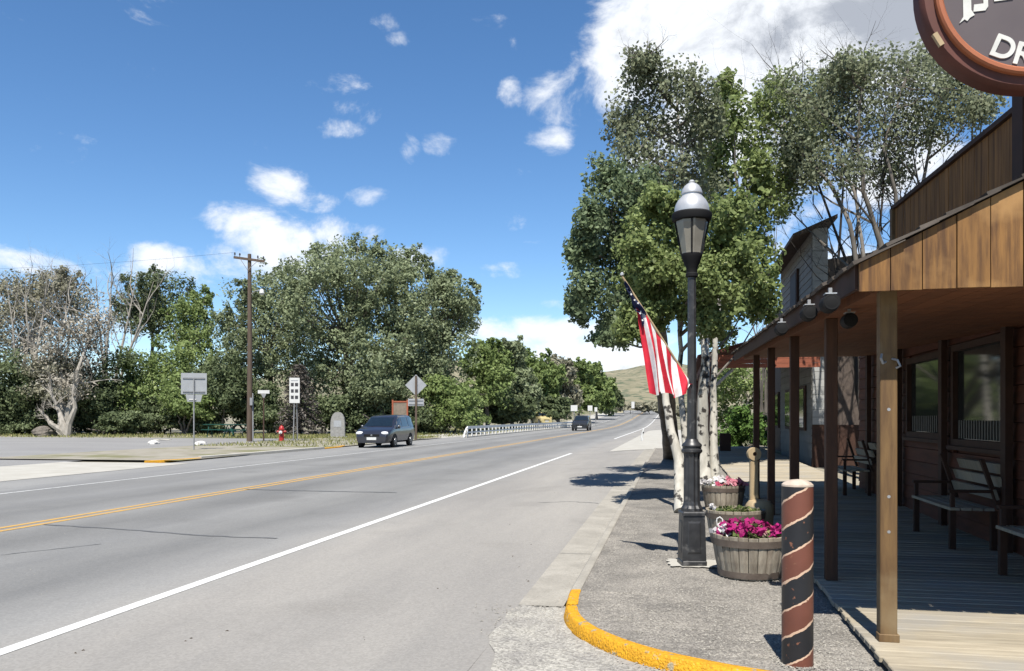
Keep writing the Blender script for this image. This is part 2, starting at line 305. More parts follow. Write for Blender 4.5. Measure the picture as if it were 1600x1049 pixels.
LEAF = dict(
    cotton=leaf_mat('cottonwood_leaves', (0.13, 0.156, 0.08), (0.245, 0.285, 0.165), (0.33, 0.365, 0.24), trans=0.4, rough=.42),
    cotton2=leaf_mat('cottonwood_leaves_fresh', (0.112, 0.155, 0.05), (0.215, 0.275, 0.1), (0.29, 0.34, 0.155), trans=0.4, rough=.45),
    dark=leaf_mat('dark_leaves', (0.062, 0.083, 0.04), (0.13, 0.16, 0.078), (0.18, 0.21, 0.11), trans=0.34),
    olive=leaf_mat('grey_olive_leaves', (0.16, 0.155, 0.105), (0.27, 0.26, 0.19), (0.36, 0.335, 0.27), trans=0.3),
    dry=leaf_mat('dry_twigs_and_leaves', (0.21, 0.19, 0.15), (0.33, 0.305, 0.255), (0.42, 0.385, 0.33), trans=0.2),
    near_dark=leaf_mat('poplar_leaves_dark', (0.088, 0.12, 0.062), (0.175, 0.222, 0.118), (0.26, 0.3, 0.2), trans=0.38, rough=.4),
    near_fresh=leaf_mat('poplar_leaves_fresh', (0.125, 0.162, 0.055), (0.235, 0.285, 0.11), (0.34, 0.37, 0.19), trans=0.45, rough=.42),
    near_grey=leaf_mat('poplar_leaves_grey', (0.12, 0.134, 0.08), (0.215, 0.238, 0.148), (0.3, 0.32, 0.23), trans=0.4, rough=.45),
    spruce=leaf_mat('spruce_needles', (.045, .040, .034), (.125, .110, .095), (.19, .17, .15), trans=.1),
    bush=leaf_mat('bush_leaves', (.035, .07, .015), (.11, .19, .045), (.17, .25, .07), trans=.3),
)

# ------------------------------------------------------------------ mesh building
class MB:
    def __init__(s): s.v = []; s.f = []; s.m = []
    def add(s, vs, fs, mi=0):
        o = len(s.v); s.v += [tuple(v) for v in vs]; s.f += [tuple(i + o for i in f) for f in fs]; s.m += [mi] * len(fs); return s
    def box(s, x0, x1, y0, y1, z0, z1, mi=0, M=None):
        vs = [Vector((x, y, z)) for z in (z0, z1) for (x, y) in ((x0, y0), (x1, y0), (x1, y1), (x0, y1))]
        if M is not None: vs = [M @ v for v in vs]
        return s.add(vs, [(3, 2, 1, 0), (4, 5, 6, 7), (0, 1, 5, 4), (1, 2, 6, 5), (2, 3, 7, 6), (3, 0, 4, 7)], mi)
    def bbox(s, x0, x1, y0, y1, z0, z1, b=.01, mi=0, M=None):
        """box with chamfered vertical and top edges"""
        def ring(z, i): return [Vector((x, y, z)) for x, y in ((x0 + b + i, y0 + i), (x1 - b - i, y0 + i), (x1 - i, y0 + b + i), (x1 - i, y1 - b - i), (x1 - b - i, y1 - i), (x0 + b + i, y1 - i), (x0 + i, y1 - b - i), (x0 + i, y0 + b + i))]
        rs = [ring(z0, 0), ring(z1 - b, 0), ring(z1, b)]
        vs = sum(rs, []); vs = [M @ v for v in vs] if M is not None else vs
        fs = [tuple(range(7, -1, -1)), tuple(range(16, 24))]
        for k in range(2):
            for i in range(8): j = (i + 1) % 8; fs.append((k * 8 + i, k * 8 + j, k * 8 + 8 + j, k * 8 + 8 + i))
        return s.add(vs, fs, mi)
    def tube(s, pts, rad, n=6, mi=0, cap=True):
        pts = [Vector(p) for p in pts]; rad = rad if hasattr(rad, '__len__') else [rad] * len(pts)
        vs = []; prev = None
        for i, p in enumerate(pts):
            t = (pts[min(i + 1, len(pts) - 1)] - pts[max(i - 1, 0)]); t = t.normalized() if t.length > 1e-9 else Vector((0, 0, 1))
            if prev is None: a = t.orthogonal().normalized()
            else:
                a = prev - t * prev.dot(t); a = a.normalized() if a.length > 1e-6 else t.orthogonal().normalized()
            prev = a; b = t.cross(a)
            for k in range(n):
                q = 2 * math.pi * k / n; vs.append(p + (a * math.cos(q) + b * math.sin(q)) * rad[i])
        fs = []
        for i in range(len(pts) - 1):
            for k in range(n): l = (k + 1) % n; fs.append((i * n + k, i * n + l, (i + 1) * n + l, (i + 1) * n + k))
        if cap: fs += [tuple(range(n - 1, -1, -1)), tuple(range((len(pts) - 1) * n, len(pts) * n))]
        return s.add(vs, fs, mi)
    def lathe(s, prof, n=20, c=(0, 0, 0), mi=0, star=0.0, axis='z', cap=True):
        vs = []; c = Vector(c)
        for (r, z) in prof:
            for k in range(n):
                q = 2 * math.pi * k / n; rr = r * (1 - star * (k % 2)); a, b = rr * math.cos(q), rr * math.sin(q)
                vs.append(c + (Vector((a, b, z)) if axis == 'z' else (Vector((z, a, b)) if axis == 'x' else Vector((b, z, a)))))
        fs = []
        for i in range(len(prof) - 1):
            for k in range(n): l = (k + 1) % n; fs.append((i * n + k, i * n + l, (i + 1) * n + l, (i + 1) * n + k))
        if cap: fs += [tuple(range(n - 1, -1, -1)), tuple(range((len(prof) - 1) * n, len(prof) * n))]
        return s.add(vs, fs, mi)
    def prism(s, poly, z0, z1, mi=0, M=None):
        n = len(poly); vs = [Vector((x, y, z)) for z in (z0, z1) for x, y in poly]; vs = [M @ v for v in vs] if M is not None else vs
        fs = [tuple(range(n - 1, -1, -1)), tuple(range(n, 2 * n))] + [(i, (i + 1) % n, n + (i + 1) % n, n + i) for i in range(n)]
        return s.add(vs, fs, mi)
    def build(s, name, mats, parent=None, smooth=False, loc=None, rz=0):
        me = bpy.data.meshes.new(name); me.from_pydata(s.v, [], s.f)
        mats = mats if isinstance(mats, (list, tuple)) else [mats]
        for m in mats: me.materials.append(m)
        if any(s.m): me.polygons.foreach_set('material_index', s.m)
        if smooth:
            me.polygons.foreach_set('use_smooth', [True] * len(s.f))
            me.set_sharp_from_angle(angle=R(38))
        o = bpy.data.objects.new(name, me); col.objects.link(o); o.parent = parent
        if loc is not None: o.location = loc
        if rz: o.rotation_euler.z = rz
        return o

def obj(name, me, parent=None, loc=None, rot=None, scale=None):
    o = bpy.data.objects.new(name, me); col.objects.link(o); o.parent = parent
    if loc is not None: o.location = loc
    if rot is not None: o.rotation_euler = rot
    if scale is not None: o.scale = scale
    return o
def tag(o, label, cat, group=None):
    o['label'] = label; o['category'] = cat
    if group: o['group'] = group
    return o
def thing(name, label, cat, loc=(0, 0, 0), rz=0, group=None, scale=None):
    o = bpy.data.objects.new(name, None); col.objects.link(o); o.location = loc; o.rotation_euler.z = rz; o.empty_display_size = .2
    if scale: o.scale = (scale,) * 3
    return tag(o, label, cat, group)
def struct(o): o['kind'] = 'structure'; return o
def stuff(o): o['kind'] = 'stuff'; return o
def copy_tree(o, parent=None):
    c = o.copy(); col.objects.link(c); c.parent = parent
    for ch in [k for k in bpy.data.objects if k.parent == o and k is not c]: copy_tree(ch, c)
    return c

# ------------------------------------------------------------------ ground, road, kerbs
def sheet(name, x0, x1, ys, dz, m, parent=None, xs=None):
    b = MB(); xs = xs or [x0, x1]
    for y in ys:
        for x in xs: b.v.append((x, y, H(x, y) + dz))
    n = len(xs)
    for j in range(len(ys) - 1):
        for i in range(n - 1): b.f.append((j * n + i, j * n + i + 1, (j + 1) * n + i + 1, (j + 1) * n + i)); b.m.append(0)
    return b.build(name, m, parent)
YS = [-30, 0, 3, 6, 9, 12, 16, 20, 25, 28, 35, 45, 60, 80, 100, 115] + list(range(125, 340, 10)) + [360, 420, 520, 700, 1000, 1500, 2500]
struct(sheet('ground', -1500, 1500, YS, -.035, MT['earth'], xs=[-1500, -600, -200, -90, -50, -30, -18, -10, -5, -4, -3, -2, -1.2, 0, 2, 6, 15, 40, 120, 500, 1500]))
struct(sheet('driveway', -1.31, 3.2, [-30, 0, 3, 5, 7.05], -.004, MT['road'], xs=[-1.31, 0, 1.2, 3.2]))
road = struct(sheet('road', -17.6, -1.3, [y for y in YS if y <= 420], 0, MT['road'], xs=[-17.6, -14, -10, -5, -4.2, -3.4, -2.6, -2, -1.3]))
sheet('edge_line', -4.62, -4.49, [y for y in YS if 0 <= y <= 28] + [37], .004, MT['paint_white'], road)
sheet('edge_line', -4.50, -4.36, [62] + [y for y in YS if 62 < y <= 420], .004, MT['paint_white'], road)
sheet('edge_line', -14.02, -13.88, [y for y in YS if -30 <= y <= 420], .004, MT['paint_old'], road)
for x in (-9.66, -9.40): sheet('centre_line', x - .06, x + .06, [y for y in YS if -30 <= y <= 420], .004, MT['paint_yellow'], road)
def ribbon(name, pts, w, dz, m, parent):
    b = MB()
    for i, p in enumerate(pts):
        a = pts[max(i - 1, 0)]; c = pts[min(i + 1, len(pts) - 1)]; t = (c - a).normalized(); n = Vector((-t.y, t.x, 0)) * w / 2 * random.uniform(.7, 1.3)
        for q in (p - n, p + n): b.v.append((q.x, q.y, H(q.x, q.y) + dz))
    for i in range(len(pts) - 1): b.f.append((2 * i, 2 * i + 1, 2 * i + 3, 2 * i + 2)); b.m.append(0)
    return b.build(name, m, parent)
def polyline(pix, n=18, jit=.03):
    q = [GP(*p) for p in pix]; out = []
    for k in range(n + 1):
        t = k / n * (len(q) - 1); i = min(int(t), len(q) - 2); p = q[i].lerp(q[i + 1], t - i); out.append(p + Vector((0, random.uniform(-jit, jit), 0)))
    return out
ribbon('sealed_crack', polyline([(70, 820), (200, 828), (330, 838), (432, 842)]), .06, .004, MT['tar'], road)
ribbon('sealed_crack', polyline([(385, 765), (500, 768), (620, 770)]), .10, .004, MT['tar'], road)
ribbon('sealed_crack', polyline([(840, 786), (890, 784), (935, 787)]), .025, .004, MT['tar'], road)
ribbon('sealed_crack', polyline([(0, 868), (90, 858), (160, 850)]), .02, .004, MT['tar'], road)
# gutter pan of the right kerb and its cross joints
gut_ys = [7.0] + [y for y in YS if 7 < y <= 35] + [37]
gut = struct(sheet('gutter', -1.32, -.93, gut_ys, .006, MT['concrete']))
for y in (9.6, 13.6, 18, 25): sheet('joint', -1.32, -.93, [y, y + .010], .010, MT['tar'], gut)
# broken concrete and dust in the mouth of the driveway
def patch(name, pts, dz, m, n=48, rag=.06, parent=None):
    c = Vector((0, 0, 0))
    for p in pts: c += Vector((p[0], p[1], 0)) / len(pts)
    ring = []
    for k in range(n):
        t = k / n * len(pts); i = int(t); a = Vector((*pts[i % len(pts)], 0)); b_ = Vector((*pts[(i + 1) % len(pts)], 0)); q = a.lerp(b_, t - i)
        q += (q - c).normalized() * random.uniform(-rag, rag); ring.append((q.x, q.y, H(q.x, q.y) + dz))
    b = MB(); b.v = ring + [(c.x, c.y, H(c.x, c.y) + dz)]; b.f = [(k, (k + 1) % n, n) for k in range(n)]; b.m = [0] * n
    return b.build(name, m, parent)
struct(patch('driveway_dust', [(-1.35, 6.95), (-.9, 7.0), (-.86, 6.3), (-.35, 5.5), (.3, 5.0), (.6, 4.0), (-.6, 3.6), (-1.15, 4.9), (-1.3, 5.9)], .006, MT['dust'], rag=.07))

def sweep(name, path, prof, m, parent=None):
    """profile (offset to the right of travel, height) along a ground path"""
    b = MB(); n = len(prof)
    for i, p in enumerate(path):
        a = Vector(path[max(i - 1, 0)]); c = Vector(path[min(i + 1, len(path) - 1)]); t = (c - a).normalized(); nr = Vector((t.y, -t.x))
        for (o, z) in prof: b.v.append((p[0] + nr.x * o, p[1] + nr.y * o, H(p[0], p[1]) + z))
    for i in range(len(path) - 1):
        for k in range(n - 1): b.f.append((i * n + k, (i + 1) * n + k, (i + 1) * n + k + 1, i * n + k + 1)); b.m.append(0)
    b.f += [tuple(range(n)), tuple(range(len(path) * n - 1, (len(path) - 1) * n - 1, -1))]; b.m += [0, 0]
    return b.build(name, m, parent, smooth=True)
KP = [(0, -.03), (0.0, .0), (.018, .072), (.032, .088), (.100, .092), (.112, .085), (.116, -.03)]
kerb = struct(sweep('kerb', [(-.93, y) for y in (7.30, 9, 12, 16, 20, 25, 28, 33, 37)][::1], KP, MT['concrete']))
curve = [(-.93, 7.295), (-.925, 7.1), (-.905, 6.85), (-.885, 6.65), (-.84, 6.42), (-.76, 6.2), (-.64, 5.98), (-.46, 5.74), (-.22, 5.50), (.1, 5.30), (.45, 5.14), (.85, 5.02), (1.22, 4.95)]
# smooth curve, kept in the same sense of travel (away from the camera), so reversed
def smooth_path(p, k=3):
    for _ in range(k):
        q = [p[0]]
        for a, b_ in zip(p, p[1:]): q += [(a[0] * .75 + b_[0] * .25, a[1] * .75 + b_[1] * .25), (a[0] * .25 + b_[0] * .75, a[1] * .25 + b_[1] * .75)]
        p = q + [p[-1]]
    return p
cpath = smooth_path(curve[::-1], 2)
KPY = [(o, z + .002) for o, z in KP]
i_cut = next(i for i, p in enumerate(cpath) if p[1] > 6.72)
struct(sweep('yellow_kerb', cpath[:i_cut], KPY, MT['kerb_yellow']))
struct(sweep('yellow_kerb', [(x + .004, y + .02) for x, y in cpath[i_cut:-1]], KPY, MT['kerb_yellow']))
# gravel walk between kerb and boardwalk
def gravel():
    b = MB(); left = [(p[0] + .06, p[1] + .08) if p[1] < 5.9 else (-.825, p[1]) if p[1] > 6.6 else (p[0] + .09, p[1] + .045) for p in cpath] + [(-.825, y) for y in (9, 12, 16, 20, 25, 28, 33, 37)]
    for (x, y) in left:
        for k in range(7):
            xx = x + (1.27 - x) * k / 6; b.v.append((xx, y, H(xx, y) + .080 + random.uniform(-.006, .006) * (0 < k < 6)))
    for j in range(len(left) - 1):
        for k in range(6): b.f.append((j * 7 + k, j * 7 + k + 1, (j + 1) * 7 + k + 1, (j + 1) * 7 + k)); b.m.append(0)
    return struct(b.build('gravel_walk', MT['gravel']))
gravel()
def pebbles(name, pts, smin, smax, m):
    n = len(pts); P_ = np.array(pts); s = RNG.uniform(smin, smax, n) ** 1.0
    base = np.array([(1, 0, 0), (-.5, .87, 0), (-.5, -.87, 0), (0, 0, .8)])
    a = RNG.uniform(0, 6.28, n); ca, sa = np.cos(a), np.sin(a)
    st = RNG.uniform(.6, 1.4, n)
    v = np.zeros((n, 4, 3))
    for k in range(4):
        x = base[k, 0] * s; y = base[k, 1] * s * st; v[:, k, 0] = P_[:, 0] + ca * x - sa * y; v[:, k, 1] = P_[:, 1] + sa * x + ca * y; v[:, k, 2] = P_[:, 2] + base[k, 2] * s * .8 - .001
    v[:, 3, 0] += RNG.uniform(-.4, .4, n) * s; v[:, 3, 1] += RNG.uniform(-.4, .4, n) * s
    f = np.arange(n)[:, None] * 4; f = np.concatenate([f + np.array([[0, 1, 3]]), f + np.array([[1, 2, 3]]), f + np.array([[2, 0, 3]])])
    me = bpy.data.meshes.new(name); me.from_pydata(v.reshape(-1, 3).tolist(), [], f.tolist()); me.materials.append(m)
    o = obj(name, me); stuff(o); return o
pp = []
for _ in range(15000):
    y = 4.95 + (random.random() ** 1.6) * 8; xl = -.74 if y > 6.9 else (-.62 if y > 6.3 else (-.3 if y > 5.8 else .15 if y > 5.5 else .7)); x = random.uniform(xl, 1.22); pp.append((x, y, H(x, y) + .081))
tag(pebbles('loose_gravel', pp, .003, .012, MT['pebble']), 'loose small stones scattered over the grey gravel walk', 'gravel')
pp = []
for _ in range(2600):
    t = random.random(); y = 3.6 + 3.4 * t; xl = -.92 if y > 6.4 else -.75 if y > 6 else -.35 if y > 5.6 else 0.0 if y > 5.3 else .7; x = xl - abs(random.gauss(0, .30)); pp.append((x, y, H(x, y) + .006))
for _ in range(500):
    y = random.uniform(7, 14); pp.append((-.95 - abs(random.gauss(0, .05)), y, H(-1, y) + .006))
for _ in range(260):
    y = random.uniform(4.5, 22); x = random.uniform(-9, -1.4); pp.append((x, y, H(x, y)))
tag(pebbles('driveway_grit', pp, .003, .011, MT['pebble']), 'pale grit and crumbs of concrete gathered below the yellow kerb', 'grit')
dp = [GP(px, py) for px, py in ((690, 920), (808, 886), (798, 869), (838, 851), (820, 907), (795, 960), (802, 820), (838, 936), (870, 770), (350, 985), (137, 1018), (570, 998), (305, 1000))]
tag(pebbles('leaf_litter', [tuple(p + Vector((random.uniform(-.06, .06), random.uniform(-.06, .06), .002))) for p in dp for _ in range(2)], .006, .014, MT['deck_dark']), 'dark dead leaves and scraps lying on the pale parking lane', 'litter')

# left side: apron, lot, kerb, verge
struct(sheet('concrete_apron', -21.6, -16.6, [-10, 6, 16, 22, 26.3], .008, MT['concrete_pale']))
struct(sheet('parking_lot', -90, -21.58, [8, 20, 34, 50, 58], .004, MT['lot'], xs=[-90, -60, -40, -28, -21.58]))
lk = struct(sweep('kerb_far_side', [(-17.4, 39.5), (-17.5, 36), (-17.6, 32), (-17.8, 29.0)], [(0, -.03), (.02, .11), (.16, .13), (.18, -.03)], MT['concrete_pale']))
sweep('yellow_kerb_end', [(-17.8, 28.99), (-17.9, 28.2), (-18.1, 27.4), (-18.5, 26.6)], [(0, -.03), (.02, .055), (.14, .065), (.15, -.03)], MT['kerb_yellow'], lk)
sweep('yellow_kerb_end', [(-18.6, 44), (-17.8, 43.2), (-17.45, 41.6), (-17.4, 39.51)], [(0, -.03), (.02, .055), (.14, .065), (.15, -.03)], MT['kerb_yellow'], lk)
struct(sheet('verge', -26, -17.6, [27.2, 36, 44, 55, 62], .05, mat('verge_dirt', (.36, .335, .28), (.27, .245, .19), scale=.8, rough=.95, c3=(.19, .185, .09), s3=.35, r3=(.5, .62))))
struct(sheet('side_apron', -2.9, 1.2, [37.2, 45, 55, 61.5, 75, 95], .012, MT['concrete_pale'], xs=[-2.9, -2.4, -1.8, -1.2, 1.2]))
struct(sheet('shoulder_far', -22, -17.58, [56, 70, 90, 110, 115] + list(range(125, 340, 15)), .006, MT['concrete_pale']))

def grass(name, label, areas, n, hmin, hmax):
    pts = []
    tot = sum(w for *_, w in areas)
    for (x0, x1, y0, y1, w) in areas:
        for _ in range(int(n * w / tot)):
            x, y = random.uniform(x0, x1), random.uniform(y0, y1); pts.append((x, y, H(x, y) - .03))
    n = len(pts); P_ = np.array(pts); h = RNG.uniform(hmin, hmax, n); a = RNG.uniform(0, 6.28, n); w = h * .16 + .015
    v = np.zeros((n, 3, 3)); dx = np.cos(a) * w; dy = np.sin(a) * w
    v[:, 0] = P_; v[:, 1] = P_; v[:, 2] = P_; v[:, 0, 0] -= dx; v[:, 0, 1] -= dy; v[:, 1, 0] += dx; v[:, 1, 1] += dy
    v[:, 2, 2] += h; v[:, 2, 0] += RNG.uniform(-.5, .5, n) * h; v[:, 2, 1] += RNG.uniform(-.5, .5, n) * h
    me = bpy.data.meshes.new(name); me.from_pydata(v.reshape(-1, 3).tolist(), [], np.arange(n * 3).reshape(-1, 3).tolist()); me.materials.append(MT['grass'])
    at = me.attributes.new('rnd', 'FLOAT', 'FACE'); at.data.foreach_set('value', RNG.random(n))
    o = stuff(obj(name, me)); o['label'] = label; o['category'] = 'grass'; return o
grass('grass', 'dry green grass along the foot of the left trees and verges',
      [(-90, -34, 62, 74, 6), (-34, -22, 58, 72, 5), (-24, -18.2, 57, 64, 2.5), (-26, -17.8, 41, 56, 1.6), (-30, -18, 66, 110, 3), (-40, -22, 110, 300, 3), (-90, -40, 58, 63, .8)], 26000, .06, .26)

# ------------------------------------------------------------------ hill and far house
def hill():
    b = MB(); nx, ny = 90, 26
    for j in range(ny):
        for i in range(nx):
            x = -620 + 1500 * i / (nx - 1); y = 560 + 60 * j
            t = j / (ny - 1); rise = sstep(0, .42, t)
            ridge = 76 - max(0, x + 110) * .034 - max(0, -x - 300) * .03 + 5 * math.sin(x * .012) + 3 * math.sin(x * .037 + 1)
            b.v.append((x, y, -2 + rise * ridge * (1 + .06 * math.sin(x * .05 + j)) + 2.0 * math.sin(x * .045 + y * .03) * rise))
    for j in range(ny - 1):
        for i in range(nx - 1): b.f.append((j * nx + i, j * nx + i + 1, (j + 1) * nx + i + 1, (j + 1) * nx + i)); b.m.append(0)
    return struct(b.build('hill', MT['hill'], smooth=True))
hill()
hh = thing('hillside_house', 'tiny pale yellow house beyond the far trees at the foot of the hill', 'house', on(968, 250))
MB().box(-1.1, 1.1, -1, 3, -2.5, 3.6).build('wall', MT['house'], hh); MB().prism([(-1.5, 0), (1.5, 0), (0, .9)], -1.4, 3.4, M=Matrix.Translation((0, 0, 3.6)) @ Matrix.Rotation(R(90), 4, 'X') @ Matrix.Scale(-1, 4, (0, 0, 1))).build('roof', MT['roof_brown'], hh)
MB().box(-.4, .4, -1.06, -1.01, 1.2, 2.3).build('window', MT['sign_dark'], hh)

# ------------------------------------------------------------------ foliage
def leaf_mesh(name, C, Nn, size, m, elong=1.7, var=.6):
    n = len(C)
    d = RNG.normal(size=(n, 3)) * .9 + Nn; d /= np.linalg.norm(d, axis=1)[:, None] + 1e-9
    r = RNG.normal(size=(n, 3)); u = np.cross(d, r); u /= np.linalg.norm(u, axis=1)[:, None] + 1e-9; w = np.cross(d, u)
    s = size * (1 + RNG.uniform(-var, var, n))[:, None]
    v = np.stack([C - u * s * .5, C + w * s * .5 / elong - u * s * .08, C + u * s * .5, C - w * s * .5 / elong - u * s * .08], axis=1).reshape(-1, 3)
    me = bpy.data.meshes.new(name); me.vertices.add(n * 4); me.vertices.foreach_set('co', v.astype(np.float32).ravel())
    me.loops.add(n * 4); me.loops.foreach_set('vertex_index', np.arange(n * 4, dtype=np.int32))
    me.polygons.add(n); me.polygons.foreach_set('loop_start', np.arange(0, n * 4, 4, dtype=np.int32)); me.polygons.foreach_set('loop_total', np.full(n, 4, dtype=np.int32))
    me.update(calc_edges=True); me.materials.append(m)
    return me
def set_rnd(me, vals):
    at = me.attributes.new('rnd', 'FLOAT', 'FACE'); at.data.foreach_set('value', vals.astype(np.float32))

def tree(name, label, base, lobes, leafm, barkm, nclump=26, per=40, leaf=.36, tr=.22, group=None, cat='tree', twigs=2, bend=.25, twig_r=.02, trunk_to=.55,
         trunks=1, spread=.2, dead=0, sig=.20, limb_r=.35, lean=(0, 0), dead_m=None, dead_len=1.0, fill=.42, tufts=0):
    """lobes: list of (Vector centre, radius xy, radius z) in world space"""
    base = Vector(base); root = thing(name, label, cat, base, group=group)
    B = MB(); top = max(c.z for c, _, _ in lobes); cen = sum((c for c, _, _ in lobes), Vector()) / len(lobes)
    zc = min(c.z - rz for c, _, rz in lobes)
    paths = []
    for t in range(trunks):
        o = Vector((random.uniform(-1, 1), random.uniform(-1, 1), 0)) * (spread if trunks > 1 else 0)
        e = Vector((cen.x - base.x, cen.y - base.y, 0)) * .6 + o * 4 + Vector((lean[0], lean[1], 0)); hgt = (top - base.z) * trunk_to
        pts = []
        for k in range(7):
            q = k / 6; pts.append(o + e * (q ** 1.3) + Vector((random.uniform(-1, 1), random.uniform(-1, 1), 0)) * bend * q * (1 - .3 * q) + Vector((0, 0, hgt * q - .06)))
        rr = [tr * (1.35 if k == 0 else 1) * (1 - .62 * k / 6) for k in range(7)]
        B.tube(pts, rr, 8); paths.append(pts)
    Cs, Ns, Rs = [], [], []
    if tufts:
        extra = []
        for (c, rx, rz) in lobes:
            for _ in range(tufts):
                v = Vector((random.gauss(0, 1), random.gauss(0, 1), abs(random.gauss(.7, .7)))).normalized(); k_ = random.uniform(.26, .46)
                extra.append((c + Vector((v.x * rx, v.y * rx, v.z * rz)) * random.uniform(.85, 1.12), rx * k_, rz * k_ * 1.35))
        lobes = list(lobes) + extra
    n_main = len(lobes) - (len(lobes) * tufts // (tufts + 1) if tufts else 0)
    nclump0, per0 = nclump, per
    for li, (c, rx, rz) in enumerate(lobes):
        nclump, per = (nclump0, per0) if li < n_main else (max(6, nclump0 // 4), int(per0 * .8))
        c = c - base; pts = min(paths, key=lambda p: (p[-1].xy - c.xy).length)
        # limb from a trunk point below the lobe
        zt = max(.25 * pts[-1].z, min(c.z - rz * .6 - .25 * (c.xy - pts[3].xy).length, pts[-1].z)); k = min(range(7), key=lambda i: abs(pts[i].z - zt)); s = pts[k]
        mid = s.lerp(c, .5) + Vector((random.uniform(-.1, .1) * rx, random.uniform(-.1, .1) * rx, -.10 * (c - s).length * .5))
        r0 = tr * limb_r * (1 - .4 * k / 6)
        B.tube([s, s.lerp(mid, .55) + Vector((random.uniform(-.06, .06), random.uniform(-.06, .06), 0)) * rx, mid, c], [r0, r0 * .85, r0 * .7, r0 * .35], 6, cap=False)
        u = RNG.normal(size=(nclump, 3)); u /= np.linalg.norm(u, axis=1)[:, None]
        q = RNG.random(nclump) ** fill
        cl = np.array(c)[None] + u * q[:, None] * np.array([rx, rx, rz])[None]
        for i in range(min(nclump, twigs)):
            a = Vector(c); b_ = Vector(cl[i]); mm = a.lerp(b_, .5) + Vector((random.uniform(-1, 1), random.uniform(-1, 1), random.uniform(-.3, .8))) * rx * .08
            B.tube([a, mm, b_], [twig_r * 1.5, twig_r, twig_r * .45], 4, cap=False)
        n = nclump * per; idx = np.repeat(np.arange(nclump), per)
        g = np.clip(RNG.normal(size=(n, 3)), -1.55, 1.55) * np.array([rx, rx, rz * .85]) * sig
        L_ = cl[idx] + g
        nn = (L_ - np.array(c)) / np.array([rx, rx, rz]); nn /= np.linalg.norm(nn, axis=1)[:, None] + 1e-9; nn[:, 2] += .35
        Cs.append(L_); Ns.append(nn)
        cr = RNG.uniform(-.27, .27, nclump)[idx]; Rs.append(np.clip(RNG.beta(2, 2.4, n) + cr, 0, 1))
    b_par = B.build('trunk', barkm, root, smooth=True)
    if dead:
        for i in range(dead):
            D = MB(); c, rx, rz = random.choice(lobes); c = c - base
            v = Vector((random.gauss(0, 1), random.gauss(0, 1), abs(random.gauss(.6, .6)))).normalized(); a = c + v * rx * random.uniform(0, .4)
            branch(D, a, v, rx * random.uniform(.7, 1.3) * dead_len, twig_r * 2.0, 2)
            D.build('dead_branch', dead_m or barkm, root)
    C = np.concatenate(Cs); Nn = np.concatenate(Ns); Rv = np.concatenate(Rs)
    keep = C[:, 2] > .05; C, Nn, Rv = C[keep], Nn[keep], Rv[keep]
    me = leaf_mesh('crown', C, Nn, leaf, leafm); set_rnd(me, Rv); obj('crown', me, root)
    return root

def branch(D, a, v, ln, r, depth, n=4):
    pts = [a]; d = v.copy()
    for k in range(4):
        d = (d + Vector((random.gauss(0, .18), random.gauss(0, .18), random.gauss(.04, .14)))).normalized(); pts.append(pts[-1] + d * ln / 4)
    D.tube(pts, [r * (1 - .2 * k) for k in range(5)], n, cap=False)
    if depth:
        for k in (1, 2, 3, 3, 4):
            if random.random() < .85:
                s = Vector((random.gauss(0, 1), random.gauss(0, 1), random.gauss(.2, 1))); s -= d * s.dot(d)
                branch(D, pts[k], (d * .8 + s.normalized() * random.uniform(.5, 1.0)).normalized(), ln * random.uniform(.38, .62), r * (1 - .2 * k) * .62, depth - 1, 3)

def LB(lst, d, jit=1.5):
    """lobe list in photo px at depth d -> world lobes"""
    out = []
    for (px, py, rx, ry) in lst:
        dd = d + random.uniform(-jit, jit); out.append((P(px, py, dd), rx / FPX * dd, ry / FPX * dd))
    return out

G1 = 'tall leafy cottonwoods across the road'
tree('cottonwood_tree', 'cottonwood with a pale grey-green crown right behind the utility pole', on(425, 84), LB([(395, 470, 40, 40), (372, 520, 34, 40), (425, 500, 45, 45), (400, 560, 48, 40), (450, 450, 40, 40), (365, 590, 36, 36), (440, 575, 45, 40), (455, 520, 40, 45)], 84, 3), LEAF['cotton'], MT['bark_grey'], nclump=34, per=66, leaf=.27, tufts=4, tr=.4, group=G1)
tree('cottonwood_tree', 'tallest cottonwood, its dome against the white cloud, above the stone monument', on(545, 84), LB([(535, 410, 46, 38), (495, 435, 48, 40), (565, 430, 46, 42), (520, 480, 60, 46), (470, 490, 46, 44), (580, 500, 50, 45), (540, 540, 60, 46), (490, 550, 52, 44), (560, 585, 50, 36), (500, 600, 50, 36), (600, 560, 46, 40)], 83, 4), LEAF['cotton'], MT['bark_grey'], nclump=34, per=66, leaf=.27, tufts=4, tr=.5, group=G1)
tree('cottonwood_tree', 'broad cottonwood rising above the dark minivan', on(625, 86), LB([(600, 415, 40, 32), (630, 425, 42, 40), (640, 470, 48, 44), (610, 490, 46, 46), (650, 520, 50, 46), (625, 560, 52, 44), (660, 590, 40, 36), (595, 600, 46, 36)], 86, 3), LEAF['cotton'], MT['bark_grey'], nclump=34, per=66, leaf=.27, tufts=4, tr=.45, group=G1)
tree('cottonwood_tree', 'rightmost big cottonwood with a ragged edge, behind the diamond road sign', on(690, 88), LB([(680, 445, 38, 30), (715, 465, 32, 30), (695, 490, 46, 40), (725, 505, 26, 34), (670, 520, 44, 44), (705, 545, 40, 38), (680, 590, 46, 36), (655, 560, 36, 40)], 88, 3), LEAF['cotton'], MT['bark_grey'], nclump=34, per=66, leaf=.27, tufts=4, tr=.42, group=G1)
tree('green_tree', 'round dark green tree with its bare forked trunk showing, right of the dead trees', on(235, 92), LB([(225, 462, 36, 34), (255, 455, 36, 30), (205, 490, 28, 30), (262, 492, 34, 34), (235, 500, 32, 26)], 92, 3), LEAF['dark'], MT['bark_grey'], nclump=30, per=66, leaf=.27, tufts=3, tr=.35, trunk_to=.7)
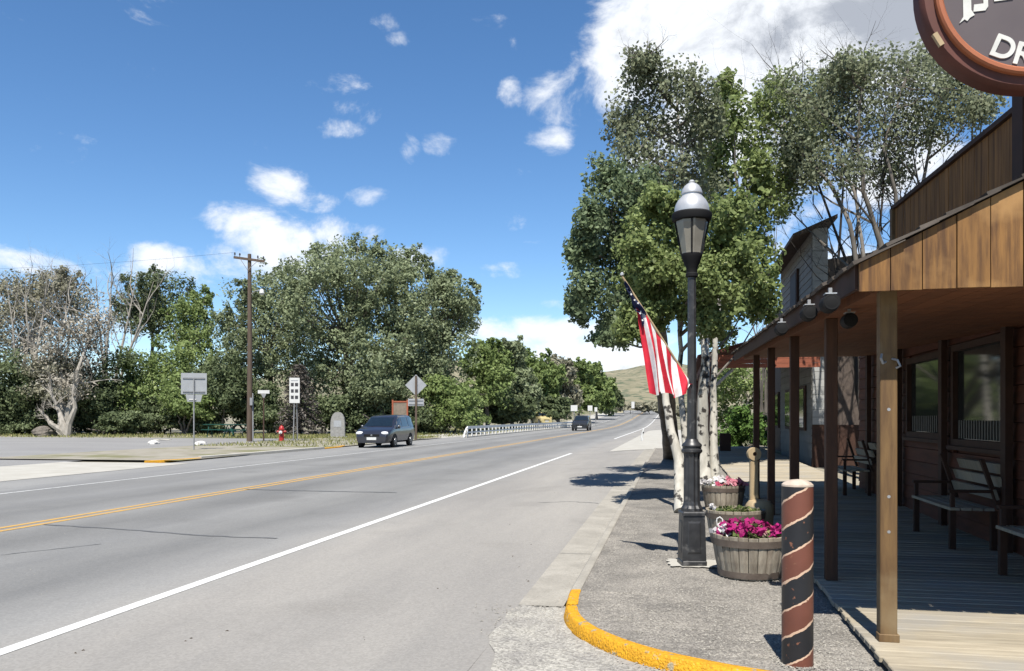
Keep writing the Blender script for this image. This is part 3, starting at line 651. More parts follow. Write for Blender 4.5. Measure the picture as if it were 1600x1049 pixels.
tree('green_tree', 'narrow fresh green tree between the dead trees and the utility pole', on(295, 88), LB([(300, 480, 30, 30), (285, 520, 34, 36), (312, 525, 30, 40), (290, 570, 42, 38), (318, 580, 34, 36), (270, 590, 38, 40)], 88, 3), LEAF['cotton2'], MT['bark_grey'], nclump=30, per=66, leaf=.27, tufts=3, tr=.3)
tree('olive_tree', 'greyish olive tree with bleached limbs at the left edge of the scene', on(28, 84), LB([(25, 455, 44, 34), (75, 450, 48, 34), (10, 500, 46, 36), (60, 500, 48, 36), (105, 470, 36, 34), (30, 545, 50, 34)], 84, 3), LEAF['olive'], MT['bark_pale'], nclump=32, per=64, leaf=.25, tufts=3, tr=.36, dead=20, dead_m=MT['bark_pale'], twig_r=.05, dead_len=1.3, sig=.24)
tree('dry_tree', 'dry tree with pale bleached forked trunk and few dull leaves, left of the green trees', on(100, 76), LB([(110, 520, 40, 30), (85, 560, 40, 32), (135, 545, 34, 30), (150, 500, 30, 40), (105, 600, 38, 24)], 77, 2), LEAF['dry'], MT['bark_pale'], nclump=26, per=44, leaf=.22, tr=.45, trunks=2, spread=.5, dead=22, twig_r=.05, dead_len=1.5, limb_r=.5, sig=.26)
def bare_tree(name, label, base, tops, r, m, depth=3, group=None):
    root = thing(name, label, 'tree', base, group=group); B = MB(); base = Vector(base)
    for tpt in tops:
        t = Vector(tpt) - base; mid = t * .45 + Vector((random.uniform(-.5, .5), random.uniform(-.4, .4), 0))
        pts = [Vector((0, 0, -.05)), t * .2, mid, t * .72, t]
        B.tube(pts, [r * 1.2, r, r * .7, r * .45, r * .12], 7)
        for k, p in ((2, mid), (3, t * .72), (3, t * .6), (4, t * .85), (2, t * .5), (3, t * .78)):
            v = (t.normalized() + Vector((random.gauss(0, .8), random.gauss(0, .5), random.uniform(-.1, .5)))).normalized()
            branch(B, p, v, t.length * random.uniform(.2, .34), r * .34, depth - 1)
    B.build('trunk', m, root); return root
bare_tree('dead_tree', 'bare bleached dead tree with wide forks against the sky, left of the round green tree', on(165, 86), [P(95, 440, 86), P(150, 432, 86), P(215, 425, 87), P(175, 410, 85), P(240, 440, 86)], .20, MT['bark_pale'])
bare_tree('dead_tree', 'bare pale dead limbs standing over the left-hand olive tree', on(45, 80), [P(40, 430, 80), P(75, 425, 80), P(10, 440, 80), P(120, 440, 81)], .16, MT['bark_pale'])
bare_tree('dead_snag', 'short dead snag with a drooping twiggy fan at the lot edge', on(105, 72), [P(75, 600, 72), P(118, 585, 72), P(60, 640, 72)], .28, MT['bark_pale'])
# lower growth behind the lot
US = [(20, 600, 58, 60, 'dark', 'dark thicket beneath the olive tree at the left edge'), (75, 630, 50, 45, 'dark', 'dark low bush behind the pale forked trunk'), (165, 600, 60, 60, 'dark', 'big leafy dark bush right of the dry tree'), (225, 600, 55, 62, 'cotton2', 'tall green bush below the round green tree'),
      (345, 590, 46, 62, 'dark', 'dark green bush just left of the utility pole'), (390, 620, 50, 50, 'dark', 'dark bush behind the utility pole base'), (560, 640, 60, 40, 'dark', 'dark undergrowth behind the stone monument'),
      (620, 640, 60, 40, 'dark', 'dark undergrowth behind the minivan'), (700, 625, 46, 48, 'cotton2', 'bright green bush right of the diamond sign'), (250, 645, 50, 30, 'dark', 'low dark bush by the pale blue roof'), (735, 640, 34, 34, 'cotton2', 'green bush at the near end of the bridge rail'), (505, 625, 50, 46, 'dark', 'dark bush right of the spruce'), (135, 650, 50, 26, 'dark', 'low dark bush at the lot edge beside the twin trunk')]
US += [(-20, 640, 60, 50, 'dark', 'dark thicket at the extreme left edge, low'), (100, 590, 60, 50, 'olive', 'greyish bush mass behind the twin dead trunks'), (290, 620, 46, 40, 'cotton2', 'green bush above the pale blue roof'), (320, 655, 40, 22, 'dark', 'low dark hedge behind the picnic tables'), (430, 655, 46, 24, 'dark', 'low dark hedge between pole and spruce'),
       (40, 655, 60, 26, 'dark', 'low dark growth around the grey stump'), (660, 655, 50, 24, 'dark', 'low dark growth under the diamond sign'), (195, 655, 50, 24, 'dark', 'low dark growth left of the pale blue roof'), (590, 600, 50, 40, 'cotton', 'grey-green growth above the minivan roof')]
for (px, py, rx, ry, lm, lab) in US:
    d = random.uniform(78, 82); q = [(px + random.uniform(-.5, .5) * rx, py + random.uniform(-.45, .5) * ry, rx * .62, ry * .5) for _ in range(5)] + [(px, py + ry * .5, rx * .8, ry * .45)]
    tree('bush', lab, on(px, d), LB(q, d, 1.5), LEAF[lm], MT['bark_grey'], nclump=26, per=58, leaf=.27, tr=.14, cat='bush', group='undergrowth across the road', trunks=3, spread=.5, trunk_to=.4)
# row of trees receding beside the bridge
RT = [(762, 590, 46, 56, 104, 'cotton2', 'first of the receding trees, right behind the start of the bridge rail'), (800, 590, 46, 58, 116, 'cotton', 'tall grey-green tree above the middle of the bridge rail'), (838, 600, 42, 50, 128, 'cotton2', 'bushy tree above the yellow vehicle'),
      (872, 606, 36, 50, 140, 'olive', 'olive-grey tree with dry top, left of the distant oncoming car'), (905, 606, 32, 40, 158, 'cotton2', 'green tree directly above the distant oncoming car'), (932, 612, 28, 36, 185, 'cotton2', 'green tree right of the distant oncoming car'), (952, 618, 20, 30, 215, 'dark', 'last dark tree of the row before the hill'), (785, 635, 44, 26, 108, 'dark', 'dark low growth behind the bridge rail'), (850, 638, 40, 20, 125, 'dark', 'dark low growth at the far part of the bridge rail')]
for (px, py, rx, ry, d, lm, lab) in RT:
    q = [(px + random.uniform(-.6, .6) * rx, py + random.uniform(-.62, .62) * ry, rx * .55, ry * .42) for _ in range(8)] + [(px, py - ry * .6, rx * .5, ry * .42), (px, py + ry * .5, rx * .9, ry * .5)]
    tree('roadside_tree', lab, on(px, d), LB(q, d, 2.5), LEAF[lm], MT['bark_grey'], nclump=24, per=46, leaf=.0037 * d, tufts=3, tr=.3, group='trees receding beside the bridge')
for (px, py, rx, ry, d, lab) in [(985, 637, 26, 8, 235, 'low green scrub at the roadside under the hill'), (1015, 633, 22, 9, 230, 'low green scrub just left of the flag'), (1045, 640, 26, 12, 190, 'low green scrub behind the aspen trunks')]:
    q = [(px + random.uniform(-.8, .8) * rx, py + random.uniform(-.3, .4) * ry, rx * .4, ry * .6) for _ in range(6)]
    tree('scrub', lab, on(px, d), LB(q, d, 3), LEAF['olive'], MT['bark_grey'], nclump=14, per=26, leaf=1.0, tr=.1, cat='bush', group='scrub below the hill')
# dark spruce behind the tall narrow sign
def spruce(base, h, r, label):
    root = thing('spruce_tree', label, 'tree', base); B = MB(); B.tube([(0, 0, -.05), (0, 0, h * .5), (0, 0, h)], [.22, .14, .02], 7)
    C = []; N_ = []
    for k in range(15):
        z = .5 + (h - .7) * k / 15; rr = r * (1 - (z / h)) ** .8 + .15
        for a in range(9):
            q = a / 9 * 6.28 + k * .5 + random.uniform(-.2, .2); e = Vector((math.cos(q) * rr, math.sin(q) * rr, z - rr * .28)); B.tube([(0, 0, z), e * .55 + Vector((0, 0, z * .45 + .05)), e], [.035, .025, .01], 4, cap=False)
            for _ in range(46):
                t = random.uniform(.25, 1.02); C.append((e.x * t + random.gauss(0, .10), e.y * t + random.gauss(0, .10), z - rr * .28 * t * t + random.gauss(-.06, .08))); N_.append((0, 0, 1))
    B.build('trunk', MT['bark_dark'], root); me = leaf_mesh('crown', np.array(C), np.array(N_) * .6, .24, LEAF['spruce'], elong=2.4); set_rnd(me, RNG.random(len(C))); obj('crown', me, root)
spruce(on(468, 74), 6.8, 2.5, 'dark brownish spruce with drooping boughs between the utility pole and the monument')

# ------------------------------------------------------------------ near trees by the gravel walk
def aspen(label, base, stems, lobes, leafm, leaf, nclump, per, dead=0, sig=.22, tw=.010, twigs=6, barkm=MT["aspen"]):
    """stems: list of polylines [(px,py,d)...] with radii; lobes as for tree()"""
    base = Vector(base); root = thing('aspen_tree', label, 'tree', base, group='trees beside the gravel walk'); tips = []
    for pts, r0, r1 in stems:
        q = [Vector(p) - base for p in pts]; B = MB(); n = len(q); fine = []
        for i in range(n - 1):
            for k in range(4): fine.append(q[i].lerp(q[i + 1], k / 4))
        fine.append(q[-1]); fine = [fine[0]] + [p + Vector((random.uniform(-.02, .02), random.uniform(-.02, .02), 0)) for p in fine[1:]]
        m = len(fine); B.tube(fine, [r0 + (r1 - r0) * (k / (m - 1)) ** .8 + (.25 * r0 if k == 0 else 0) for k in range(m)], 10); B.build('trunk', barkm, root, smooth=True); tips.append(fine)
    Cs, Ns, Rs = [], [], []; T = MB()
    for (c, rx, rz) in lobes:
        c = c - base; cand = [p for f in tips for p in f if p.z > 1.4 and p.z < c.z + .2] or [f[-1] for f in tips]
        s = min(cand, key=lambda p: (p - c).length * .7 + abs((c.z - p.z) - (c.xy - p.xy).length * .8))
        mid = s.lerp(c, .5) + Vector((random.uniform(-.12, .12), random.uniform(-.12, .12), -.1)); T.tube([s, s.lerp(mid, .5), mid, c], [.035, .03, .024, .012], 5, cap=False)
        u = RNG.normal(size=(nclump, 3)); u /= np.linalg.norm(u, axis=1)[:, None]; cl = np.array(c)[None] + u * (RNG.random(nclump) ** .42)[:, None] * np.array([rx, rx, rz])[None]
        for i in range(twigs):
            b_ = Vector(cl[i]); mm = c.lerp(b_, .5) + Vector((random.uniform(-1, 1), random.uniform(-1, 1), random.uniform(-.3, .8))) * rx * .1; T.tube([c, mm, b_], [tw * 1.4, tw, tw * .5], 4, cap=False)
        idx = np.repeat(np.arange(nclump), per); L_ = cl[idx] + np.clip(RNG.normal(size=(len(idx), 3)), -1.5, 1.5) * np.array([rx, rx, rz]) * sig
        nn = (L_ - np.array(c)) / rx; nn /= np.linalg.norm(nn, axis=1)[:, None] + 1e-9; nn[:, 2] += .3
        Cs.append(L_); Ns.append(nn); Rs.append(np.clip(RNG.beta(2, 2.3, len(idx)) + RNG.uniform(-.15, .15, nclump)[idx], 0, 1))
    T.build('limbs', MT['bark_grey'], root)
    if dead:
        for i in range(dead):
            D = MB(); c, rx, rz = random.choice(lobes); c = c - base; v = Vector((random.gauss(0, 1), random.gauss(0, .7), abs(random.gauss(.7, .5)))).normalized()
            branch(D, c + v * rx * .1, v, rx * random.uniform(1.2, 2.0), .018, 2); D.build('dead_branch', MT['bark_grey'], root)
    C = np.concatenate(Cs); me = leaf_mesh('crown', C, np.concatenate(Ns), leaf, leafm, elong=1.35); set_rnd(me, np.concatenate(Rs)); obj('crown', me, root)
    return root
b1 = GP(1066, 800, .1)
aspen('leaning white-barked aspen with fresh green leaves just behind the lamp post', b1,
      [([b1, P(1060, 720, 13.4), P(1046, 660, 13.6), P(1036, 600, 13.8), P(1030, 520, 14.0), P(1020, 430, 14.0)], .105, .03), ([b1 + Vector((.06, .25, 0)), P(1072, 700, 13.7), P(1064, 600, 13.9), P(1062, 500, 14), P(1085, 400, 14)], .085, .02)],
      LB([(1000, 380, 42, 40), (1035, 350, 42, 40), (1030, 410, 44, 40), (1075, 370, 42, 40), (1000, 435, 38, 36), (1045, 460, 40, 34), (1090, 430, 40, 38), (1120, 380, 38, 38), (1125, 440, 36, 36), (1015, 490, 30, 26), (1080, 490, 30, 24), (1140, 330, 34, 34), (985, 505, 26, 30), (1160, 400, 30, 34), (1110, 500, 30, 24), (1030, 310, 30, 26)], 13.4, .5), LEAF['near_fresh'], .068, 34, 50)
b2 = GP(1100, 756, .1)
aspen('tall aspen with thick white lower trunk and thin grey top, right of the lamp post', b2,
      [([b2, P(1099, 700, 18), P(1098, 640, 18), P(1103, 560, 18), P(1092, 440, 18.4), P(1074, 320, 18.8), P(1060, 200, 19), P(1056, 95, 19.2)], .175, .012), ([b2 + Vector((.22, .1, 0)), P(1114, 640, 18.2), P(1118, 520, 18.4), P(1128, 420, 18.6), P(1138, 320, 18.6)], .11, .015)],
      LB([(1010, 120, 40, 40), (990, 170, 40, 40), (1050, 140, 42, 46), (1090, 150, 40, 36), (1030, 200, 46, 40), (1080, 210, 44, 40), (1000, 235, 40, 40), (1060, 260, 46, 36), (1005, 95, 24, 26), (1110, 190, 26, 30), (970, 205, 26, 30), (1020, 280, 46, 36), (1090, 290, 46, 36)], 19.2, 1.0), LEAF['near_grey'], .078, 30, 36, dead=26, sig=.25)
b3 = GP(1046, 716, .1)
aspen('dark green poplar with slanting grey trunks, at the left side of the group', b3,
      [([b3, P(1040, 665, 24), P(1032, 620, 22.5), P(1028, 560, 21), P(1000, 480, 19.5), P(965, 400, 18.5), P(955, 330, 18)], .17, .03), ([b3 + Vector((.3, .1, 0)), P(1052, 660, 24), P(1048, 600, 22), P(1035, 500, 20), P(1000, 380, 18.5), P(985, 300, 18)], .13, .03)],
      LB([(935, 395, 46, 48), (925, 455, 40, 40), (955, 330, 44, 44), (945, 275, 34, 34), (975, 420, 46, 46), (965, 500, 40, 36), (985, 370, 44, 40), (920, 350, 30, 34), (1000, 300, 40, 44), (990, 470, 34, 34), (955, 530, 34, 16), (905, 480, 22, 26), (1010, 425, 36, 40), (905, 390, 26, 26), (1030, 440, 40, 40), (1080, 420, 44, 44)], 17.4, .8), LEAF['near_dark'], .082, 34, 50, barkm=MT['bark_grey'])
b6 = on(1088, 21); b6.z += .1
aspen('leafy poplar between the lamp post and the false front', b6,
      [([b6, P(1092, 640, 21), P(1104, 540, 21), P(1135, 430, 21.6), P(1160, 340, 22)], .12, .03)],
      LB([(1128, 245, 34, 32), (1148, 190, 32, 34), (1115, 290, 32, 30), (1135, 140, 24, 26), (1150, 420, 40, 40), (1180, 380, 36, 40), (1170, 470, 40, 36), (1190, 430, 28, 36), (1130, 480, 40, 34), (1185, 320, 36, 36), (1150, 350, 40, 36), (1175, 265, 38, 36), (1120, 520, 30, 24), (1195, 480, 24, 26)], 22.5, 1.0), LEAF['near_fresh'], .12, 28, 34, barkm=MT['bark_grey'])
b4 = Vector((6.4, 22.0, 0)); 
aspen('airy pale green tree rising behind the porch roof', b4,
      [([b4, P(1380, 400, 22), P(1350, 300, 22), P(1340, 220, 22), P(1345, 140, 22)], .10, .02), ([b4, P(1400, 380, 22), P(1400, 300, 22), P(1380, 230, 22), P(1420, 110, 22)], .09, .02), ([b4 + Vector((.4, 0, 0)), P(1425, 360, 22), P(1450, 250, 22.5), P(1470, 150, 23)], .09, .02)],
      LB([(1250, 150, 50, 44), (1300, 140, 50, 40), (1350, 130, 50, 42), (1290, 200, 52, 46), (1340, 190, 52, 46), (1390, 150, 50, 48), (1420, 110, 44, 42), (1450, 140, 50, 48), (1480, 180, 46, 42), (1400, 210, 50, 44), (1440, 210, 44, 40), (1250, 220, 44, 42), (1510, 150, 40, 36), (1330, 110, 38, 28), (1240, 270, 40, 40), (1300, 260, 44, 38), (1350, 260, 44, 36), (1500, 120, 40, 30), (1530, 170, 30, 28), (1460, 95, 36, 28), (1395, 270, 36, 30)], 22.5, 1.5), LEAF['near_grey'], .085, 34, 34, dead=34, sig=.29, barkm=MT['bark_grey'])
b5 = Vector((4.6, 20.5, 0))
aspen('bright green tree top between the aspens and the porch roof', b5,
      [([b5, P(1340, 430, 21), P(1328, 350, 21), P(1296, 285, 22), P(1240, 225, 23), P(1195, 180, 24)], .075, .03), ([b5, P(1350, 400, 21), P(1335, 300, 22), P(1300, 220, 22.5), P(1280, 150, 23)], .06, .02)],
      LB([(1215, 310, 34, 34), (1250, 270, 34, 32), (1260, 220, 38, 34), (1280, 170, 36, 32), (1190, 160, 36, 36), (1220, 140, 36, 34), (1240, 180, 40, 36), (1300, 120, 40, 30), (1180, 220, 36, 34), (1230, 240, 36, 36), (1330, 115, 34, 26), (1205, 280, 32, 34)], 24, 1.2), LEAF['near_fresh'], .095, 30, 36, dead=12, barkm=MT['bark_grey'])
bare_tree('bare_tree', 'leafless dark twiggy tree in front of the grey false front', Vector((5.0, 22.6, 0)), [P(1290, 340, 23), P(1300, 120, 23), P(1330, 200, 23), P(1385, 130, 23), P(1235, 90, 23)], .06, MT['bark_dark'], depth=3)
bare_tree('bare_tree', 'pale grey leafless tree right of the false front', Vector((7.4, 23.2, 0)), [P(1380, 280, 23), P(1350, 300, 23), P(1440, 240, 23), P(1420, 200, 23), P(1520, 110, 23)], .08, MT['bark_grey'], depth=3)
bare_tree('bare_tree', 'leafless grey branches between the aspens and the false front', on(1195, 43), [P(1180, 480, 43), P(1200, 400, 43), P(1165, 420, 43), P(1215, 330, 43)], .07, MT['bark_grey'], depth=3)
q = [(1165 + random.uniform(-35, 35), 672 + random.uniform(-22, 16), 22, 18) for _ in range(9)]
tree('bush', 'round bright green bush seen through the porch posts', on(1165, 40), LB(q, 40, 1), LEAF['bush'], MT['bark_grey'], nclump=20, per=40, leaf=.15, tr=.08, cat='bush', trunks=3, spread=.3, trunk_to=.4)
q = [(1165 + random.uniform(-50, 60), 610 + random.uniform(-50, 40), 28, 26) for _ in range(14)]
tree('green_tree', 'leafy tree seen through the far end of the porch', on(1170, 52), LB(q, 52, 2), LEAF['cotton2'], MT['bark_pale'], nclump=18, per=34, leaf=.24, tr=.15, dead=8, dead_m=MT['bark_pale'])

# ------------------------------------------------------------------ boardwalk
bw = struct(MB().box(1.27, 3.5, 4.6, 38, -.03, .06).build('boardwalk', MT['deck_dark']))
pw = .150; yy = 4.55; me_cache = []
for v in range(6):
    b = MB(); b.bbox(0, 2.34, 0, pw - .010, -.035, 0, b=.006); o = b.build('plank', MT['deck']); me_cache.append(o.data); bpy.data.objects.remove(o)
k = 0
while yy < 38:
    x0 = 1.235 + random.uniform(-.012, .012)
    obj('plank', me_cache[k % 6], bw, (x0, yy, H(1.5, yy) + .15 + random.uniform(-.003, .003)), (random.uniform(-.008, .008), 0, random.uniform(-.002, .002))); yy += pw; k += 1
    if yy > 17: pw = .150
MB().box(1.275, 1.315, 4.56, 37.5, .0, .112).build('edge_joist', MT['deck_dark'], bw)

# ------------------------------------------------------------------ store with porch
WX = 3.55; EX = 1.14; TI = .026; PY0, PY1 = 5.55, 16.6
def T(y): return TI * (y - 5.5)
store = thing('store_building', 'brown timber store with shaded board porch and tall board parapet on the right', 'store', (WX, PY0, .15))
OFF = -Vector(store.location)
def sp(mb, name, m, parent=None, smooth=False):
    """build in world coordinates under the store"""
    o = mb.build(name, m, parent or store, smooth)
    if parent is None: o.location = OFF
    return o
def tilt_box(b, x0, x1, y0, y1, z0, z1):
    """box whose top and bottom follow the long fall of the porch"""
    vs = [(x, y, z + T(y)) for z in (z0, z1) for (x, y) in ((x0, y0), (x1, y0), (x1, y1), (x0, y1))]
    return b.add(vs, [(3, 2, 1, 0), (4, 5, 6, 7), (0, 1, 5, 4), (1, 2, 6, 5), (2, 3, 7, 6), (3, 0, 4, 7)])
# shell behind the siding
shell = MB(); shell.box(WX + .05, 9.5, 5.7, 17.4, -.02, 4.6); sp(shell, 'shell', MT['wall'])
# horizontal siding boards in courses, broken round windows and door
wins = [(9.95, 11.60, 1.34, 2.46), (12.15, 13.75, 1.40, 2.43), (6.4, 8.6, 1.34, 2.46)]
door = (14.5, 15.5, .15, 2.35)
course = .20; z = .16; ci = 0
while z < 3.75:
    segs = [(5.62, 17.4)]
    for (a, b_, za, zb) in wins + [door]:
        if z + course > za and z < zb:
            new = []
            for (s, e) in segs:
                if a - .1 > s: new.append((s, min(e, a - .1)))
                if b_ + .1 < e: new.append((max(s, b_ + .1), e))
                if b_ + .1 <= s or a - .1 >= e: pass
            segs = [x for x in new if x[1] - x[0] > .06]
    for (s, e) in segs:
        b = MB(); b.add([(WX + .045, s, z), (WX + .045, e, z), (WX + .045, e, z + course), (WX + .045, s, z + course), (WX - .008, s, z + .006), (WX - .008, e, z + .006), (WX + .012, e, z + course - .004), (WX + .012, s, z + course - .004)],
                        [(0, 1, 2, 3), (7, 6, 5, 4), (4, 5, 1, 0), (6, 7, 3, 2), (5, 6, 2, 1), (7, 4, 0, 3)])
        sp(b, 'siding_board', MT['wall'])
    z += course
for wi, (a, b_, za, zb) in enumerate(wins):
    fr = MB(); t = .085
    for (y0, y1, z0, z1) in ((a - t, a, za - t, zb + t), (b_, b_ + t, za - t, zb + t), (a, b_, zb, zb + t), (a, b_, za - t, za)): fr.box(WX - .045, WX + .045, y0, y1, z0, z1)
    w = sp(fr, 'window', MT['trim'])
    g = MB().box(WX + .018, WX + .024, a, b_, za, zb).build('pane', MT['glass'], w)
    gm = g
    MB().box(WX - .09, WX - .046, a - .12, b_ + .12, za - t - .05, za - t).build('sill', MT['trim'], w)
    if wi < 2:
        st = MB()
        for i in range(int((b_ - a) / .09)): st.box(WX + .008, WX + .013, a + .03 + i * .09, a + .07 + i * .09, za + .01, za + .24)
        st.build('striped_valance', MT['curtain'], w)
dm = MB().box(WX + .0, WX + .05, door[0], door[1], door[2], door[3]); dr = sp(dm, 'door', MT['trim'])
MB().box(WX - .004, WX - .001, door[0] + .2, door[1] - .2, 1.1, 2.1).build('pane', MT['glass'], dr); MB().box(WX - .05, WX - .001, door[0] + .06, door[0] + .09, 1.05, 1.2).build('handle', MT['galv'], dr)
for y in (9.72, 11.88, 14.1, 16.2): sp(MB().box(WX - .12, WX - .046, y - .07, y + .07, .152, 3.3), 'wall_post', MT['trim'])
# porch posts and beam
pd = [(1383, 5.49), (1296, 7.46), (1240, 9.75), (1204, 12.1), (1181, 14.3)]
post_y = [P(px, HOR, d).y for px, d in pd]
for i, y in enumerate(post_y):
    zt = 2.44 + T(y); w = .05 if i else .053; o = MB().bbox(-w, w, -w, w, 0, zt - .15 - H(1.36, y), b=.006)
    ob = o.build('porch_post', MT['post'] if i == 0 else MT['post_shaded'], store); ob.location = Vector((1.37, y, .15 + H(1.36, y))) + OFF
    if i == 0:
        ob['label'] = 'sunlit golden post at the near corner of the porch'
        MB().bbox(-.062, .066, -.058, .03, 0, .05, b=.004).build('foot_block', MT['post'], ob)
        for zz in (.95, 1.52, .72): MB().lathe([(.011, 0), (.009, .008), (0.001, .010)], 8, axis='y', c=(.0, -w - .001, zz)).build('bolt', MT['galv'], ob)
        hk = MB(); hk.tube([(-.02, -w, 1.83), (-.045, -w - .04, 1.82), (-.06, -w - .05, 1.85), (-.05, -w - .03, 1.88)], .008, 6); hk.tube([(.02, -w, 1.85), (.045, -w - .03, 1.84), (.06, -w - .04, 1.80), (.04, -w - .02, 1.79)], .008, 6)
        hk.build('hook', MT['galv'], ob)
sp(tilt_box(MB(), 1.30, 1.44, 5.72, PY1 - .05, 2.44, 2.62), 'beam', MT['ceiling'])
# roof deck (underside boards) and rafters
pit = .50
def RZ(x, y): return 2.55 + (x - EX) * pit + T(y)
rb = MB()
vs = []
for (x, y) in ((EX, PY0), (WX, PY0), (WX, PY1), (EX, PY1)): vs.append((x, y, RZ(x, y)))
for (x, y) in ((EX, PY0), (WX, PY0), (WX, PY1), (EX, PY1)): vs.append((x, y, RZ(x, y) + .035))
rb.add(vs, [(3, 2, 1, 0), (4, 5, 6, 7), (0, 1, 5, 4), (1, 2, 6, 5), (2, 3, 7, 6), (3, 0, 4, 7)])
roof = sp(rb, 'porch_roof', MT['ceiling'])
n_r = 15
for i in range(n_r):
    y = PY0 + .30 + (PY1 - PY0 - .5) * i / (n_r - 1)
    b = MB(); b.add([(x, yy_, RZ(x, y) + dz) for dz in (-.125, -.002) for (x, yy_) in ((EX + .03, y - .03), (WX - .02, y - .03), (WX - .02, y + .03), (EX + .03, y + .03))], [(3, 2, 1, 0), (4, 5, 6, 7), (0, 1, 5, 4), (1, 2, 6, 5), (2, 3, 7, 6), (3, 0, 4, 7)])
    b.build('rafter', MT['ceiling'], roof)
b = MB(); b.add([(x, y, RZ(EX, y) + dz) for dz in (-.13, .028) for (x, y) in ((EX - .03, PY0), (EX - .002, PY0), (EX - .002, PY1), (EX - .03, PY1))], [(3, 2, 1, 0), (4, 5, 6, 7), (0, 1, 5, 4), (1, 2, 6, 5), (2, 3, 7, 6), (3, 0, 4, 7)]); b.build('eave_board', MT['trim'], roof)
# wood shakes: eave and rake pieces one by one, the rest of the field together
sl = math.sqrt(1 + pit * pit); ang = math.atan(pit); ncou = 13; cw = (WX - EX + .08) / ncou
sk = []
for i in range(5):
    w = random.uniform(.15, .21); L_ = .33
    b = MB(); b.add([(0, 0, 0), (L_, 0, 0), (L_, w, 0), (0, w, 0), (0, 0, .024), (L_, 0, .005), (L_, w, .005), (0, w, .020 + random.uniform(-.004, .006))], [(3, 2, 1, 0), (4, 5, 6, 7), (0, 1, 5, 4), (1, 2, 6, 5), (2, 3, 7, 6), (3, 0, 4, 7)]); o = b.build('shingle', MT['shake']); sk.append((o.data, w)); bpy.data.objects.remove(o)
rest = MB(); nsk = 0
for c in range(ncou):
    x0 = EX - .07 + c * cw; y = PY0 - .09
    while y < PY1:
        me, w = random.choice(sk); xo = x0 + random.uniform(-.025, .025); z0 = RZ(xo, y) + .040 + .010 * (c > 0)
        rot = (random.uniform(-.02, .02), -ang + .022, 0)
        if (c < 3 or y < PY0 + .3) and nsk < 260:
            obj('shingle', me, roof, (xo, y, z0), rot); nsk += 1
        else:
            M_ = Matrix.Translation((xo, y, z0)) @ Matrix.Rotation(rot[1], 4, 'Y')
            rest.add([M_ @ v.co for v in me.vertices], [tuple(p.vertices) for p in me.polygons])
        y += w + random.uniform(.004, .015)
stuff(rest.build('shingle_field', MT['shake'], roof))
# gable end of the porch: upright boards between the bottom rail and the rake
gp = sp(MB().box(1.15, WX - .02, PY0 - .028, PY0 - .002, 2.43, 2.50), 'gable_panel', MT['trim'])
x = 1.125
while x < WX + .6:
    w = random.uniform(.165, .20); x1 = min(x + w - .006, WX + .6); y0, y1 = PY0 - .056 + random.uniform(-.003, .003), PY0 - .03
    za, zb = RZ(x, PY0) + .03, RZ(x1, PY0) + .03; zz = 2.405 + random.uniform(-.004, .004)
    b = MB(); b.add([(x, y0, zz), (x1, y0, zz), (x1, y0, zb), (x, y0, za), (x, y1, zz), (x1, y1, zz), (x1, y1, zb), (x, y1, za)], [(0, 1, 2, 3), (7, 6, 5, 4), (4, 5, 1, 0), (5, 6, 2, 1), (6, 7, 3, 2), (7, 4, 0, 3)])
    b.build('board', MT['board'], gp); x += w
xb = 1.45; cl = sp(MB().box(1.445, WX - .02, PY0, PY0 + .03, 2.47, 2.52), 'ceiling_frame', MT['trim'])
while xb < WX - .05:
    x1 = min(xb + .142, WX - .02); b = MB(); tilt_box(b, xb, x1, PY0 + .031, PY1 - .1, 2.47, 2.49); b.build('ceiling_board', MT['ceiling'], cl); xb += .15
# parapet of upright boards
pa = MB(); pa.add([(x_, y, z_) for z_f in (0, 1) for (x_, y) in ((WX + .03, 5.6), (WX + .12, 5.6), (WX + .12, 14.62), (WX + .03, 14.62)) for z_ in [(3.7 if z_f == 0 else 4.66) + T(y) * 1.5]], [(3, 2, 1, 0), (4, 5, 6, 7), (0, 1, 5, 4), (1, 2, 6, 5), (2, 3, 7, 6), (3, 0, 4, 7)])
par = sp(pa, 'parapet', MT['trim'])
y = 5.6
while y < 14.55:
    w = random.uniform(.17, .23); y1 = min(y + w - .008, 14.6); xo = WX - .002 + random.uniform(-.004, .004)
    b = MB(); b.add([(xx, yy_, zz) for (xx) in (xo, WX + .028) for (yy_, zz) in ((y, 3.45 + T(y)), (y1, 3.45 + T(y1)), (y1, 4.68 + T(y1) * 1.5), (y, 4.68 + T(y) * 1.5))], [(3, 2, 1, 0), (4, 5, 6, 7), (0, 1, 5, 4), (1, 2, 6, 5), (2, 3, 7, 6), (3, 0, 4, 7)])
    b.build('board', MT['parapet'], par); y += w
cp = MB(); cp.add([(x_, y, 4.684 + T(y) * 1.5 + dz) for dz in (0, .06) for (x_, y) in ((WX - .05, 5.58), (WX + .16, 5.58), (WX + .16, 14.70), (WX - .05, 14.70))], [(3, 2, 1, 0), (4, 5, 6, 7), (0, 1, 5, 4), (1, 2, 6, 5), (2, 3, 7, 6), (3, 0, 4, 7)]); cp.build('cap', MT['trim'], par)
MB().box(WX - .05, WX + .13, 14.63, 14.78, 3.6 + T(14.6), 4.72 + T(14.6) * 1.5).build('end_post', MT['post'], par)
